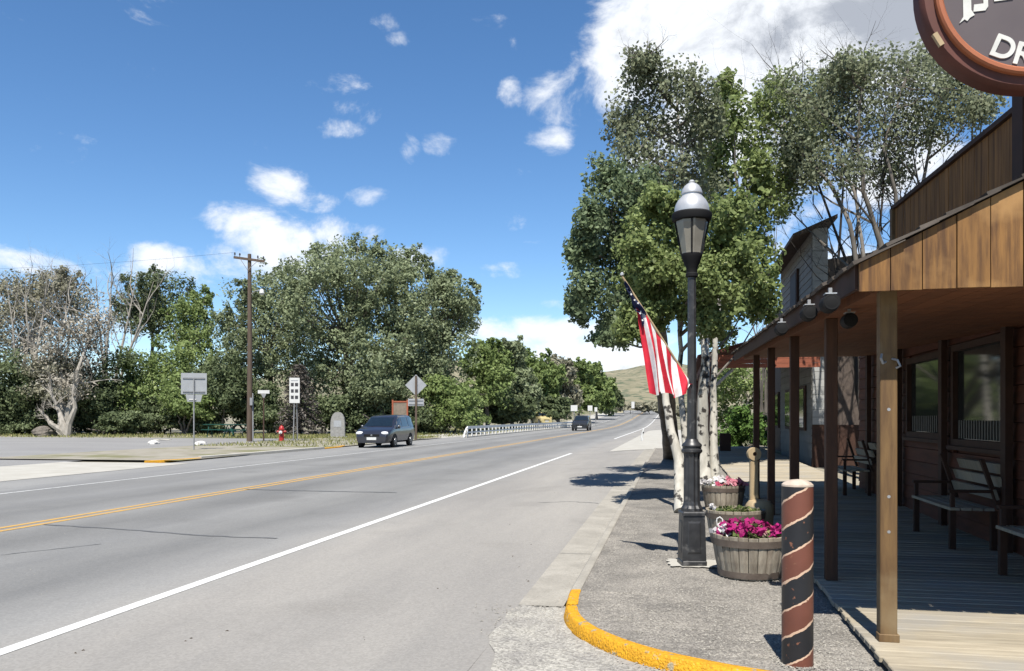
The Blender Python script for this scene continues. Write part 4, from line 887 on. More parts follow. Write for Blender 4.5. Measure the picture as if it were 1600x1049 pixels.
# black floodlights under the eave
for i, (px, py, d) in enumerate(((1297, 468, 5.45), (1264, 484, 6.3), (1221, 510, 7.9), (1327, 496, 6.6))):
    p = P(px, py, d); lt = thing('floodlight', ['largest black floodlight at the eave, nearest the gable', 'second black floodlight along the porch eave', 'third and farthest black floodlight along the porch eave', 'black floodlight tucked inside behind the porch beam'][i], 'light', (p.x, p.y, p.z - .07), group='floodlights on the porch eave', scale=.72)
    b = MB(); b.lathe([(.04, -.10), (.075, -.09), (.082, 0), (.082, .10), (.070, .105)], 16, axis='y', c=(0, 0, .06)); b.build('housing', MT['black_plain'], lt, smooth=True)
    MB().lathe([(.066, -.002), (.064, .004)], 16, axis='y', c=(0, -.094, .06)).build('lens', MT['black_plain'], lt)
    MB().box(-.015, .015, -.02, .02, .13, .20).build('bracket', MT['galv'], lt)
    MB().box(-.05, .05, -.06, .06, .140, .150).build('visor', MT['silver'], lt)
# benches against the store wall
def bench(y0, y1, label):
    t = thing('bench', label, 'bench', (3.0, y0, .15 + H(3, y0)), group='benches on the porch'); L_ = y1 - y0
    for k in range(4): MB().bbox(-.08 + k * .115, .02 + k * .115, 0, L_, .43, .46, b=.005).build('seat_slat', MT['deck'], t)
    for k in range(3):
        Mx = Matrix.Translation((.40 + k * .045, 0, .55 + k * .135)) @ Matrix.Rotation(R(-18), 4, 'Y'); MB().box(-.012, .012, 0, L_, 0, .115, M=Mx).build('back_slat', MT['deck'], t)
    for s in (.06, L_ - .06):
        MB().box(-.07, -.01, s - .03, s + .03, 0, .428).build('leg', MT['trim'], t); MB().box(.34, .40, s - .03, s + .03, 0, .428).build('leg', MT['trim'], t)
        MB().box(-.08, .42, s - .035, s + .035, .62, .65).build('armrest', MT['trim'], t); MB().box(-.06, -.02, s - .025, s + .025, .462, .618).build('arm_post', MT['trim'], t)
        MB().box(-.02, .02, s - .03, s + .03, 0, .56, M=Matrix.Translation((.425, 0, .45)) @ Matrix.Rotation(R(-18), 4, 'Y').inverted().inverted()).build('back_post', MT['trim'], t)
bench(9.75, 11.25, 'slatted bench below the porch windows, middle of the three'); bench(15.6, 17.0, 'farthest slatted bench, half in the sun beyond the porch'); bench(7.0, 8.45, 'nearest bench, cut off at the right edge of the photo')

# round hanging sign on its post
def text_mesh(ch, size, m, parent, loc, rot, name):
    c = bpy.data.curves.new(name, 'FONT'); c.body = ch; c.size = size; c.extrude = .004; c.offset = size * .022; c.align_x = 'CENTER'; c.align_y = 'CENTER'
    o = bpy.data.objects.new(name + '_tmp', c); col.objects.link(o); dg = bpy.context.evaluated_depsgraph_get(); me = bpy.data.meshes.new_from_object(o.evaluated_get(dg)); bpy.data.objects.remove(o)
    me.materials.clear(); me.materials.append(m); return obj(name, me, parent, loc, rot)
ds = 4.9; sc_ = P(1606, -20, ds); rs = 164 / FPX * ds
sgn = thing('round_sign', 'large round plum-grey sign with orange rim above the porch roof', 'sign', sc_, YAW * .3)
MB().lathe([(rs * .88, -.054), (rs * .965, -.052), (rs * .995, -.03), (rs, .0), (rs, .07)], 64, axis='y').build('edge_band', MT['sign_edge'], sgn, smooth=True)
MB().lathe([(rs * .885, -.0545), (rs * .88, -.078), (rs * .862, -.088), (rs * .83, -.088), (rs * .81, -.074), (rs * .805, -.0545)], 64, axis='y', cap=False).build('rim', MT['sign_rim'], sgn, smooth=True)
MB().lathe([(rs * .82, -.0545), (rs * .82, -.058)], 64, axis='y').build('face', MT['sign_face'], sgn)
for ch, px, py, a in (('D', 1562, 81, -24), ('R', 1592, 93, -17)):
    q = P(px, py, ds) - sc_; text_mesh(ch, 48 / FPX * ds, MT['letter'], sgn, (q.x, -.062, q.z), (R(90), R(-a), 0), 'letter')
def poly_letter(pix, name):
    q = [P(px, py, ds) - sc_ for px, py in pix]; MB().prism([(v.x, v.z) for v in q], 0, .004, M=Matrix.Translation((0, -.060, 0)) @ Matrix.Rotation(R(90), 4, 'X')).build(name, MT['letter'], sgn)
poly_letter([(1502, -26), (1514, -26), (1515, 18), (1520, 26), (1513, 30), (1509, 35), (1505, 32), (1497, 38), (1503, 28)], 'letter'); poly_letter([(1519, 10), (1533, 9), (1532, -14), (1539, -14), (1540, 14), (1536, 20), (1518, 21)], 'letter'); poly_letter([(1546, -8), (1574, -9), (1577, 5), (1549, 7)], 'letter')
e = P(1460, 56, ds + .1) - sc_; MB().box(-.014, .014, -.040, .0, -.042, .042, M=Matrix.Translation((-rs * .835, -.02, -rs * .485)) @ Matrix.Rotation(R(-30), 4, 'Y') ).build('clip', MT['pale_wood'], sgn)
MB().box(.20, .34, .52, .67, -1.0, .4).build('post', MT['trim'], sgn)
for z_ in (-.35, .2): MB().box(.24, .29, .071, .519, z_, z_ + .05).build('bracket', MT['trim'], sgn)

# ------------------------------------------------------------------ second building with false front and red porch
GZ = -.38; GX = -.22
gb = thing('grey_building', 'grey sided building with a tall false front and red-brown porch beyond the store', 'building', (4.2 + GX, 26, .15)); GO = -Vector((4.2, 26, .15))
def gpart(mb, name, m, parent=None):
    o = mb.build(name, m, parent or gb)
    if parent is None: o.location = GO
    return o
gpart(MB().box(4.66, 11, 26.2, 40, 0, 5.2), 'body', MT['roof_brown'])
ff = gpart(MB().box(4.24, 4.64, 26.03, 33.5, 0, 7.22), 'false_front', MT['siding'])
z = .4
while z < 7.1:
    MB().add([(4.205, 26.05, z), (4.205, 33.48, z), (4.238, 33.48, z), (4.238, 26.05, z), (4.222, 26.05, z + .22), (4.222, 33.48, z + .22), (4.238, 33.48, z + .22), (4.238, 26.05, z + .22)], [(0, 1, 5, 4), (4, 5, 6, 7), (3, 2, 1, 0), (0, 4, 7, 3), (1, 2, 6, 5)]).build('siding_board', MT['siding'], ff); z += .225
z = 1.4
while z < 7.1:
    MB().box(4.23, 4.66, 25.99, 26.028, z, z + .215).build('siding_board', MT['siding_white'], ff); z += .225
MB().box(4.22, 11, 25.98, 26.19, 0, 1.39).build('wainscot', MT['trim'], ff)
MB().add([(3.65, 25.8, 6.94), (4.9, 25.8, 7.47), (4.9, 33.8, 7.47), (3.65, 33.8, 6.94), (3.65, 25.8, 7.06), (4.9, 25.8, 7.59), (4.9, 33.8, 7.59), (3.65, 33.8, 7.06)], [(3, 2, 1, 0), (4, 5, 6, 7), (0, 1, 5, 4), (1, 2, 6, 5), (2, 3, 7, 6), (3, 0, 4, 7)]).build('cap_roof', MT['roof_brown'], ff)
wv = gpart(MB().box(4.13, 4.2, 28.6, 30.2, 5.15, 6.5), 'window', MT['trim']); MB().box(4.115, 4.128, 28.72, 30.08, 5.27, 6.38).build('pane', MT['sign_dark'], wv)
gpart(MB().add([(4.66, 26.0, 6.3), (11.5, 26.0, 7.2), (11.5, 40, 7.2), (4.66, 40, 6.3), (4.66, 26, 5.21), (11.5, 26, 5.21), (11.5, 40, 5.21), (4.66, 40, 5.21)], [(0, 1, 2, 3), (7, 6, 5, 4), (4, 5, 1, 0), (5, 6, 2, 1), (6, 7, 3, 2), (7, 4, 0, 3)]), 'roof', MT['roof_brown'])
for i, (a, b_) in enumerate(((27, 28.6), (30, 31.6), (33.6, 35))):
    w = gpart(MB().box(4.14, 4.2, a, b_, 1.2, 2.6), 'window', MT['trim']); MB().box(4.12, 4.138, a + .1, b_ - .1, 1.3, 2.5).build('pane', MT['glass'], w)
# its porch
yp = P(1118, HOR, 24).y
pr = gpart(MB().add([(.85, yp - .25, 3.28), (4.2, yp - .25, 4.2), (4.2, 36, 4.2), (.85, 36, 3.28), (.85, yp - .25, 3.40), (4.2, yp - .25, 4.32), (4.2, 36, 4.32), (.85, 36, 3.40)], [(3, 2, 1, 0), (4, 5, 6, 7), (0, 1, 5, 4), (1, 2, 6, 5), (2, 3, 7, 6), (3, 0, 4, 7)]), 'porch_roof', MT['post_red'])
for k in range(3): MB().box(.95, 4.2, yp - .2 - .004 * k, yp - .16, 3.02 + k * .125, 3.14 + k * .125).build('fascia_board', MT['red_fascia'], pr)
gpart(MB().box(1.0, 1.2, yp - .14, 36, 3.03, 3.25), 'beam', MT['post_red'])
for y in (yp, 29.5, 33.5, 35.9):
    b = MB().bbox(-.14, .14, -.14, .14, 0, 2.72, b=.012); o = b.build('porch_post', MT['post_red'], gb); o.location = Vector((1.14, y, .15 + H(1.1, y))) + GO
gpart(MB().tube([(1.28, yp, 2.45), (1.85, yp, 3.0)], .05, 6), 'brace', MT['siding_white'])
gpart(MB().box(1.9, 2.3, yp + 8, yp + 8.4, .2, 1.0), 'planter_box', MT['trim'])

# ------------------------------------------------------------------ lamp post and flag
lp = GP(1081, 882, .090)
struct(patch('lamp_footing', [(lp.x - .24, lp.y - .17), (lp.x + .26, lp.y - .17), (lp.x + .26, lp.y + .25), (lp.x - .24, lp.y + .25)], 0.096, MT['concrete_pale'], n=40, rag=.035))
lamp = thing('street_lamp', 'old-style black street lamp with silver domed top on the gravel walk', 'street lamp', (lp.x, lp.y, lp.z + .008), YAW); lamp.scale = (.95, .95, .967)
Z0 = .10
b = MB()
b.bbox(-.135, .135, -.135, .135, 0, .05, b=.012); b.add([(sx * w, sy * w, z) for (w, z) in ((.128, .05), (.115, .52)) for sx, sy in ((-1, -1), (1, -1), (1, 1), (-1, 1))], [(0, 1, 5, 4), (1, 2, 6, 5), (2, 3, 7, 6), (3, 0, 4, 7), (4, 5, 6, 7)])
b.bbox(-.128, .128, -.128, .128, .521, .56, b=.012); bs = b.build('base', MT['black'], lamp)
for a in range(4):
    Mx = Matrix.Rotation(a * math.pi / 2, 4, 'Z'); MB().add([Mx @ Vector(v) for v in ((-.075, -.1265, .12), (.075, -.1265, .12), (.068, -.1185, .46), (-.068, -.1185, .46), (-.06, -.132, .14), (.06, -.132, .14), (.054, -.124, .44), (-.054, -.124, .44))], [(4, 5, 6, 7), (0, 1, 5, 4), (1, 2, 6, 5), (2, 3, 7, 6), (3, 0, 4, 7)]).build('panel', MT['black'], bs)
MB().lathe([(.118, .561), (.118, .59), (.098, .62), (.090, .66), (.086, 1.12), (.092, 1.17)], 24, star=.10).build('fluted_shaft', MT['black'], lamp)
MB().lathe([(.10, 1.171), (.112, 1.185), (.112, 1.205), (.098, 1.215), (.098, 1.235), (.108, 1.245), (.104, 1.265), (.075, 1.29), (.06, 1.32)], 24).build('collar', MT['black'], lamp, smooth=True)
MB().lathe([(.054, 1.315), (.048, 2.2), (.045, 3.06)], 20, star=.05).build('shaft', MT['black'], lamp)
MB().lathe([(.05, 3.03), (.066, 3.04), (.066, 3.07), (.056, 3.08), (.060, 3.13), (.085, 3.18), (.105, 3.24), (.112, 3.262), (.112, 3.28)], 24).build('cup', MT['black_plain'], lamp, smooth=True)
MB().lathe([(.106, 3.281), (.108, 3.30), (.166, 3.60), (.168, 3.625)], 8).build('lantern_glass', MT['lantern'], lamp)
for k in range(4):
    a = k * math.pi / 2 + R(78); MB().tube([(.112 * math.cos(a), .112 * math.sin(a), 3.281), (.178 * math.cos(a), .178 * math.sin(a), 3.625)], .009, 6).build('rib', MT['black_plain'], lamp)
MB().lathe([(.17, 3.626), (.202, 3.632), (.212, 3.66), (.212, 3.70), (.20, 3.715), (.17, 3.716)], 32).build('lantern_ring', MT['black_plain'], lamp, smooth=True)
MB().lathe([(.184, 3.717), (.184, 3.76), (.174, 3.80), (.150, 3.845), (.118, 3.88), (.104, 3.895), (.104, 3.91), (.112, 3.915), (.112, 3.93), (.100, 3.965), (.078, 4.0), (.05, 4.022), (.03, 4.03), (.034, 4.045), (.02, 4.062), (.002, 4.068)], 32).build('cap', MT['silver'], lamp, smooth=True)

fd = lp.y / (CA + (1045 - 800) / FPX * SA) - .12
flag = thing('flag', 'american flag hanging from a slanting staff on the street lamp', 'flag', P(1077, 606, fd + .08))
FO = -Vector(flag.location)
tip = P(972, 432, fd); foot = P(1083, 605, fd + .1)
o = MB().tube([foot, tip], .011, 8).build('staff', MT['pale_wood'], flag); o.location = FO
o = MB().lathe([(.001, 0), (.02, .012), (.02, .03), (.001, .045)], 10, c=tip).build('finial', MT['silver'], flag, smooth=True); o.location = FO
fdir = (P(800, HOR, 1) - Vector((0, 0, CAM))).normalized()
nst = 11
def cloth(s, t):
    """s along the staff, t down the drop"""
    q = .17 + .81 * s; top = tip.lerp(foot, q); top = top + Vector((0, 0, -.008))
    bx = 1016 + 68 * s + 3 * math.sin(s * 17); by = 612 + 4 * math.sin(s * 13) + (6 if s > .3 else 2) * (s < .8) - (14 * max(0, s - .8) / .2)
    bot = P(bx, by, fd)
    p = top.lerp(bot, t); sag = math.sin(t * math.pi) * .018
    amp = .05 * min(1, t * 2.2 + .12) * (1 - .25 * s)
    return p + fdir * (amp * math.sin(s * 21 + t * 1.3)) + Vector((sag * math.sin(s * 9), 0, 0)) + fdir * .012 * math.sin(t * 9 + s * 30) * t
for k in range(nst):
    b = MB(); n1, n2 = 5, 16; s0, s1 = k / nst, (k + 1) / nst
    for j in range(n2 + 1):
        for i in range(n1 + 1): b.v.append(tuple(cloth(s0 + (s1 - s0) * i / n1, j / n2)))
    for j in range(n2):
        for i in range(n1): b.f.append((j * (n1 + 1) + i, j * (n1 + 1) + i + 1, (j + 1) * (n1 + 1) + i + 1, (j + 1) * (n1 + 1) + i)); b.m.append(0)
    o = b.build('stripe', MT['flag_red' if k % 2 == 0 else 'flag_white'], flag, smooth=True); o.location = FO
# bunched blue canton along the outer staff
b = MB(); n1, n2 = 16, 10
def canton(s, t):
    top = tip.lerp(foot, .035 + s * .30); w = (.03 + .065 * s) * (1 + .2 * math.sin(s * 14))
    return top + Vector((-.35 * w * t, 0, -w * t * 1.25 - .004)) + fdir * (-.02 - .03 * math.sin(t * 7 + s * 9))
for j in range(n2 + 1):
    for i in range(n1 + 1): b.v.append(tuple(canton(i / n1, j / n2)))
for j in range(n2):
    for i in range(n1): b.f.append((j * (n1 + 1) + i, j * (n1 + 1) + i + 1, (j + 1) * (n1 + 1) + i + 1, (j + 1) * (n1 + 1) + i)); b.m.append(0)
ca = b.build('canton', MT['flag_blue'], flag, smooth=True); ca.location = FO
for (s, t) in ((.15, .5), (.3, .25), (.32, .75), (.48, .5), (.62, .25), (.64, .78), (.8, .5), (.93, .25), (.92, .8), (.78, .9)):
    p = canton(s, t) - fdir * .012; st = MB(); pts = []
    rgt = Vector((CA, SA, 0))
    for k in range(10):
        a = k * math.pi / 5 + .3; r = .013 if k % 2 == 0 else .006; pts.append(p + rgt * r * math.sin(a) + Vector((0, 0, r * math.cos(a))))
    st.add(pts + [q_ - fdir * .001 for q_ in pts], [tuple(range(10)), tuple(range(19, 9, -1))]); st.build('star', MT['flag_white'], ca)

# ------------------------------------------------------------------ striped pole, barrels, carved post
bp_ = GP(1246, 1036, .090)
bol = thing('striped_pole', 'barber-striped red and black steel pole with white top near the porch', 'bollard', bp_)
MB().lathe([(.0945, -.05), (.0945, 1.10)], 48, c=(0, 0, 0)).build('pipe', MT['spiral'], bol, smooth=True)
MB().lathe([(.0955, 1.101), (.094, 1.112), (.080, 1.125), (.05, 1.138), (.001, 1.144)], 40).build('cap', MT['cap_white'], bol, smooth=True)
tag(pebbles('pole_grit', [(bp_.x + math.cos(a) * r, bp_.y + math.sin(a) * r, bp_.z) for a, r in [(random.uniform(0, 6.28), .096 + abs(random.gauss(0, .035))) for _ in range(420)]], .003, .009, MT['pebble']), 'crumbs of pale concrete round the foot of the striped pole', 'grit')

def barrel(px, py, d, r, h, label):
    p = on(px, d); p.z += .086; t = thing('barrel_planter', label, 'planter', p, random.uniform(0, 1), group='half-barrel planters on the walk'); n = 24
    for k in range(n):
        b = MB(); a0, a1 = (k + .04) / n * 6.2832, (k + .96) / n * 6.2832; vs = []
        off = random.uniform(-.004, .004)
        for (rr, z) in ((r * .80, 0), (r * .90, h * .4), (r * .965, h * .75), (r, h + random.uniform(-.006, .006))):
            for (q, a) in ((rr + off, a0), (rr + off + .003, (a0 + a1) / 2), (rr + off, a1), (rr - .028, a1), (rr - .028, a0)): vs.append((q * math.cos(a), q * math.sin(a), z))
        fs = []
        for j in range(3):
            for i in range(5): l = (i + 1) % 5; fs.append((j * 5 + i, j * 5 + l, (j + 1) * 5 + l, (j + 1) * 5 + i))
        fs += [(4, 3, 2, 1, 0), (15, 16, 17, 18, 19)]; b.add(vs, fs); b.build('stave', MT['stave'], t)
    for (z0, z1, ra, rb_) in ((h * .76, h * .92, .972, .990), (.012, .070, .812, .826)):
        MB().lathe([(r * ra + .007, z0), (r * rb_ + .008, z1), (r * rb_ + .002, z1), (r * ra + .001, z0)], 48, cap=False).build('hoop', MT['hoop'], t, smooth=True)
    MB().lathe([(.001, h - .06), (r - .03, h - .07)], 32, cap=False).build('soil', MT['soil'], t)
    return p, r, h
def flowers(pos, r, h, label, mats, n_leaf, n_fl, ht, fsize, sp_=1.0, shift=(0, 0)):
    p = Vector((pos.x, pos.y, pos.z + h - .065)); t = thing('flowering_plant', label, 'flowers', p, group='flowers in the barrels')
    a = RNG.uniform(0, 6.28, n_leaf); q = r * .92 * sp_ * np.sqrt(RNG.random(n_leaf)); hh_ = RNG.uniform(.01, ht, n_leaf) * (1 - .5 * (q / r) ** 2)
    C = np.stack([q * np.cos(a) + shift[0], q * np.sin(a) + shift[1], hh_], 1); me = leaf_mesh('foliage', C, np.tile([0, 0, .8], (n_leaf, 1)), .045, LEAF['bush'] if n_fl == 0 else MT['leaf_bed']); set_rnd(me, RNG.random(n_leaf)); obj('foliage', me, t)
    for (m, x0, x1, cnt) in mats:
        cs = []; ns = []
        for _ in range(cnt):
            x = random.uniform(x0, x1) * r; y = random.uniform(-.85, .6) * math.sqrt(max(0, r * r - x * x)); z = random.uniform(.4, 1.15) * ht * (1 - .4 * ((x * x + y * y) / r / r)) + .02
            dn = Vector((random.gauss(0, .4), -.6 + random.gauss(0, .4), .6)).normalized()
            for k in range(7): cs.append((x + random.gauss(0, fsize * .32), y + random.gauss(0, fsize * .32), z + random.gauss(0, fsize * .25))); ns.append(tuple(dn * 1.5))
        me = leaf_mesh('blooms', np.array(cs), np.array(ns), fsize, m, elong=1.15); set_rnd(me, np.repeat(RNG.random(len(cs) // 7), 7) * .7 + RNG.random(len(cs)) * .3); obj('blooms', me, t)
k1 = barrel(1171, 0, 7.98, .355, .40, 'nearest half-barrel planter, with magenta petunias, beside the striped pole')
k2 = barrel(1149, 0, 9.95, .345, .40, 'middle half-barrel planter with sparse yellowish plants')
k3 = barrel(1130, 0, 13.2, .335, .40, 'farthest half-barrel planter with pink and white flowers')
flowers(*k1, 'magenta and white petunias spilling over the nearest barrel', [(MT['petal_m'], -.75, .95, 46), (MT['petal_w'], -.98, -.55, 7), (MT['petal_p'], .3, .95, 8)], 500, 1, .15, .055)
flowers(*k2, 'sparse yellow-green bedding plants in the middle barrel', [(MT['petal_w'], -.95, -.7, 5)], 520, 1, .10, .04)
flowers(*k3, 'pink and white flowers in the farthest barrel', [(MT['petal_p'], -.3, .9, 40), (MT['petal_w'], -.98, .1, 30)], 420, 1, .13, .06)
# white wire candy-cane shaped hook at the rim of the near barrel
hp = k1[0]; hk = thing('plant_hook', 'small white crook-shaped hook stuck in the nearest barrel', 'hook', (hp.x - .25, hp.y - .08, hp.z + .36))
MB().tube([(0, 0, -.06), (0, 0, .14), (-.006, 0, .18), (-.03, 0, .20), (-.055, 0, .185), (-.06, 0, .155)], .007, 6).build('rod', MT['sign_white'], hk, smooth=True)
MB().tube([(-.06, 0, .150), (-.05, 0, .12), (-.03, 0, .11)], .005, 6).build('tip', MT['sign_white'], hk)
cpz = on(1178, 10.45); cpz.z += .084
cv = thing('carved_post', 'pale carved wooden post with a pierced round head behind the middle barrel', 'post', cpz, YAW)
MB().bbox(-.052, .052, -.035, .035, 0, .96, b=.012).build('shaft', MT['pale_wood'], cv)
b = MB(); nn_ = 20
for (yy_) in (-.045, .045):
    for rr in (.082, .026):
        for k in range(nn_): a = 6.2832 * k / nn_; b.v.append((rr * math.cos(a), yy_, 1.035 + rr * math.sin(a)))
for k in range(nn_):
    l = (k + 1) % nn_; A_, B_, C_, D_ = 0, nn_, 2 * nn_, 3 * nn_
    b.f += [(A_ + k, A_ + l, B_ + l, B_ + k), (C_ + l, C_ + k, D_ + k, D_ + l), (A_ + l, A_ + k, C_ + k, C_ + l), (B_ + k, B_ + l, D_ + l, D_ + k)]; b.m += [0] * 4
b.build('pierced_head', MT['pale_wood'], cv, smooth=True); MB().lathe([(.03, -.02), (.03, .02)], 12, axis='y', c=(0, 0, 1.035)).build('eye', MT['trim'], cv)
b = MB(); b.lathe([(.16, .0), (.17, .32), (.17, .40), (.13, .455), (.06, .47)], 20, c=(.04, -.10, 0)); b.build('stump_base', MT['pale_wood'], cv, smooth=True)
wp = on(1005, 52); mk = thing('bent_marker', 'small white curved marker post at the side street corner', 'marker', wp)
MB().tube([(-.05, 0, 0), (-.09, 0, .25), (-.02, 0, .55), (.05, 0, .75)], [.07, .07, .06, .04], 8).build('post', MT['sign_white'], mk, smooth=True); MB().box(-.03, .05, -.075, -.06, .45, .55).build('reflector', MT['sign_dark'], mk)

# ------------------------------------------------------------------ across the road: pole, signs, hydrant, stones
up = on(390, 55); pl = thing('utility_pole', 'tall wooden utility pole with crossarm and lamp across the road', 'utility pole', up)
MB().tube([(0, 0, -.1), (.02, 0, 6), (-.01, 0, 12.4)], [.20, .165, .12], 10).build('pole', MT['pole_wood'], pl, smooth=True)
Mx = Matrix.Rotation(R(16), 4, 'Z') @ Matrix.Translation((0, 0, 12)) @ Matrix.Rotation(R(7), 4, 'Y') @ Matrix.Translation((0, 0, -12))
arm = MB().box(-1.0, 1.0, -.19, -.07, 11.95, 12.10, M=Mx).build('crossarm', MT['pole_wood'], pl)
for x in (-.94, -.62, .55, .92): MB().lathe([(.02, 0), (.02, .10), (.055, .11), (.06, .17), (.04, .2), (.045, .24), (.001, .26)], 10, c=Mx @ Vector((x, -.13, 12.101))).build('insulator', MT['sign_dark'], arm)
for s in (-1, 1): MB().tube([Mx @ Vector((s * .55, -.20, 11.96)), Mx @ Vector((0, -.20, 11.3))], .02, 5).build('arm_brace', MT['galv'], arm)
la = MB().tube([(.12, 0, 9.75), (.5, -.1, 9.95), (.95, -.2, 9.92)], .035, 7).build('lamp_arm', MT['galv'], pl); b = MB(); b.lathe([(.03, .22), (.12, .16), (.15, .02), (.17, -.06), (.12, -.16), (.04, -.2)], 14, c=(.98, -.2, 9.82)); b.build('lamp_head', MT['sign_white'], la, smooth=True)
MB().tube([(.215, .05, 0), (.19, .05, 3.2)], .045, 6).build('conduit', MT['sign_back'], pl); MB().box(.12, .30, -.20, -.13, 2.4, 2.9).build('meter_box', MT['galv'], pl)
wire_a = up + Mx @ Vector((-.94, -.13, 12.36)); wire_b = P(-700, 405, 60)
wr = MB(); pts = [wire_a.lerp(wire_b, t / 14) - Vector((0, 0, 4 * 1.1 * (t / 14) * (1 - t / 14))) for t in range(15)]
tag(MB().tube(pts, .007, 4).build('power_line', MT['black_plain']), 'thin power line running left from the utility pole', 'wire')

def sign_post(b, h, r=.032): b.tube([(0, 0, -.05), (0, 0, h)], r, 8); return b
s1 = on(303, 40); t = thing('road_sign', 'wide grey sign seen from the back with a smaller plate below, at the lot entrance', 'sign', s1, YAW + R(20))
sign_post(MB(), 3.45).build('post', MT['galv'], t); sb_ = MB().box(-.58, .58, -.10, -.085, 2.72, 3.74).build('panel', MT['sign_back'], t)
for z in (2.85, 3.5): MB().box(-.50, .50, -.084, -.05, z - .03, z + .03).build('brace', MT['galv'], sb_)
# back side of the sign faces the camera: braces and post in front of the panel
for o_ in [sb_] + list(sb_.children): pass
sb_.location.y = .15
for c_ in bpy.data.objects:
    if c_.parent == sb_: c_.location.y = -.052
MB().add([(-.38, .055, 2.70), (.38, .055, 2.70), (.30, .055, 2.36), (-.30, .055, 2.36), (-.38, .07, 2.70), (.38, .07, 2.70), (.30, .07, 2.36), (-.30, .07, 2.36)], [(0, 1, 2, 3), (7, 6, 5, 4), (4, 5, 1, 0), (5, 6, 2, 1), (6, 7, 3, 2), (7, 4, 0, 3)]).build('lower_plate', MT['sign_back'], t)
MB().box(-.22, .10, .03, .054, 2.44, 2.50).build('lower_brace', MT['white_rock'], t)
s2 = on(460, 55); t = thing('route_sign', 'tall narrow white sign on two posts between the hydrant and the monument', 'sign', s2, YAW + R(8))
for x0, x1 in ((-.08, .02), (.16, .10)): MB().tube([(x0, .06 + (.4 if x0 > 0 else 0), -.05), (x1, .06, 4.0)], .036, 7).build('post', MT['galv'], t)
pn = MB().box(-.32, .34, -.02, 0, 2.55, 4.22).build('panel', MT['sign_white'], t)
for r_ in range(3):
    for c_ in range(2): MB().box(-.22 + c_ * .26, -.04 + c_ * .28, -.028, -.021, 2.82 + r_ * .42, 3.04 + r_ * .42).build('marker_plate', MT['sign_dark'], pn)
MB().box(-.22, .24, -.028, -.021, 4.02, 4.07).build('marker_plate', MT['sign_back'], pn)
s3 = on(412, 55); t = thing('street_name_sign', 'small white street name plate on a dark post beside the utility pole', 'sign', s3, YAW + R(10))
sign_post(MB(), 2.9, .05).build('post', MT['brown_post'], t); MB().box(-.37, .37, -.015, .015, 3.18, 3.40).build('plate', MT['sign_white'], t); MB().add([(-.17, -.01, 3.17), (.17, -.01, 3.17), (.03, -.01, 2.85), (-.03, -.01, 2.85), (-.17, .01, 3.17), (.17, .01, 3.17), (.03, .01, 2.85), (-.03, .01, 2.85)], [(0, 1, 2, 3), (7, 6, 5, 4), (4, 5, 1, 0), (5, 6, 2, 1), (6, 7, 3, 2), (7, 4, 0, 3)]).build('bracket', MT['galv'], t)
s4 = on(650, 58); t = thing('diamond_sign', 'diamond warning sign seen from the back with a plate below, behind the minivan', 'sign', s4, YAW + R(8))
MB().box(-.07, .07, -.07, .07, -.05, 4.5).build('post', MT['pole_wood'], t)
MB().box(-.53, .53, .075, .09, -.53, .53, M=Matrix.Translation((0, 0, 3.85)) @ Matrix.Rotation(R(45), 4, 'Y')).build('diamond_panel', MT['sign_back'], t); MB().box(-.55, .55, .075, .09, 2.40, 2.90).build('plate', MT['sign_back'], t)
for z in (2.52, 2.78): MB().box(-.5, .5, .04, .074, z - .02, z + .02).build('brace', MT['galv'], t)
s5 = on(625, 64); t = thing('notice_board', 'weathered notice board with orange-red frame partly behind the minivan', 'notice board', s5, YAW + R(6))
MB().box(-.5, .5, -.02, .02, 1.75, 2.75).build('board', MT['notice'], t)
for (x0, x1, z0, z1) in ((-.62, -.5, 0, 2.95), (.5, .62, 0, 2.95), (-.5, .5, 2.75, 2.86)): MB().box(x0, x1, -.05, .05, z0, z1).build('frame_rail', MT['orange'], t)
for (px, py, w, h, d, lab) in ((897, 638, .9, .8, 112, 'white rectangular sign left of the distant oncoming car'), (922, 638, .7, .8, 125, 'white sign just right of the distant oncoming car'), (931, 640, .45, .7, 135, 'narrow white sign behind the one right of the distant car'), (989, 633, .7, 1.5, 190, 'narrow white roadside sign near the pale yellow house')):
    p = on(px, d); zt = P(px, py, d).z - p.z; t = thing('roadside_sign', lab, 'sign', p, YAW, group='small signs beyond the bridge')
    MB().tube([(0, .05, -.1), (0, .05, zt)], .05, 6).build('post', MT['galv'], t); MB().box(-w / 2, w / 2, -.02, .0, zt - h / 2, zt + h / 2).build('panel', MT['sign_white'], t)
# hydrant
hy = on(440, 55); t = thing('fire_hydrant', 'red fire hydrant on the verge between utility pole and narrow sign', 'fire hydrant', hy, YAW)
MB().lathe([(.24, 0), (.24, .05), (.17, .06), (.16, .30), (.18, .31), (.18, .36), (.15, .37), (.15, .78), (.19, .79), (.19, .84), (.165, .86), (.15, .95), (.10, 1.02), (.05, 1.05), (.05, 1.10), (.001, 1.11)], 16).build('barrel', MT['red'], t, smooth=True)
for s in (-1, 1): MB().lathe([(.07, .10 * s), (.07, .25 * s), (.085, .251 * s), (.085, .29 * s), (.03, .295 * s), (.03, .33 * s)], 10, axis='x', c=(0, 0, .66)).build('outlet', MT['red'], t, smooth=True)
MB().lathe([(.095, -.10), (.095, -.24), (.11, -.241), (.11, -.28), (.04, -.285), (.04, -.32)], 12, axis='y', c=(0, 0, .62)).build('front_cap', MT['sign_white'], t, smooth=True)
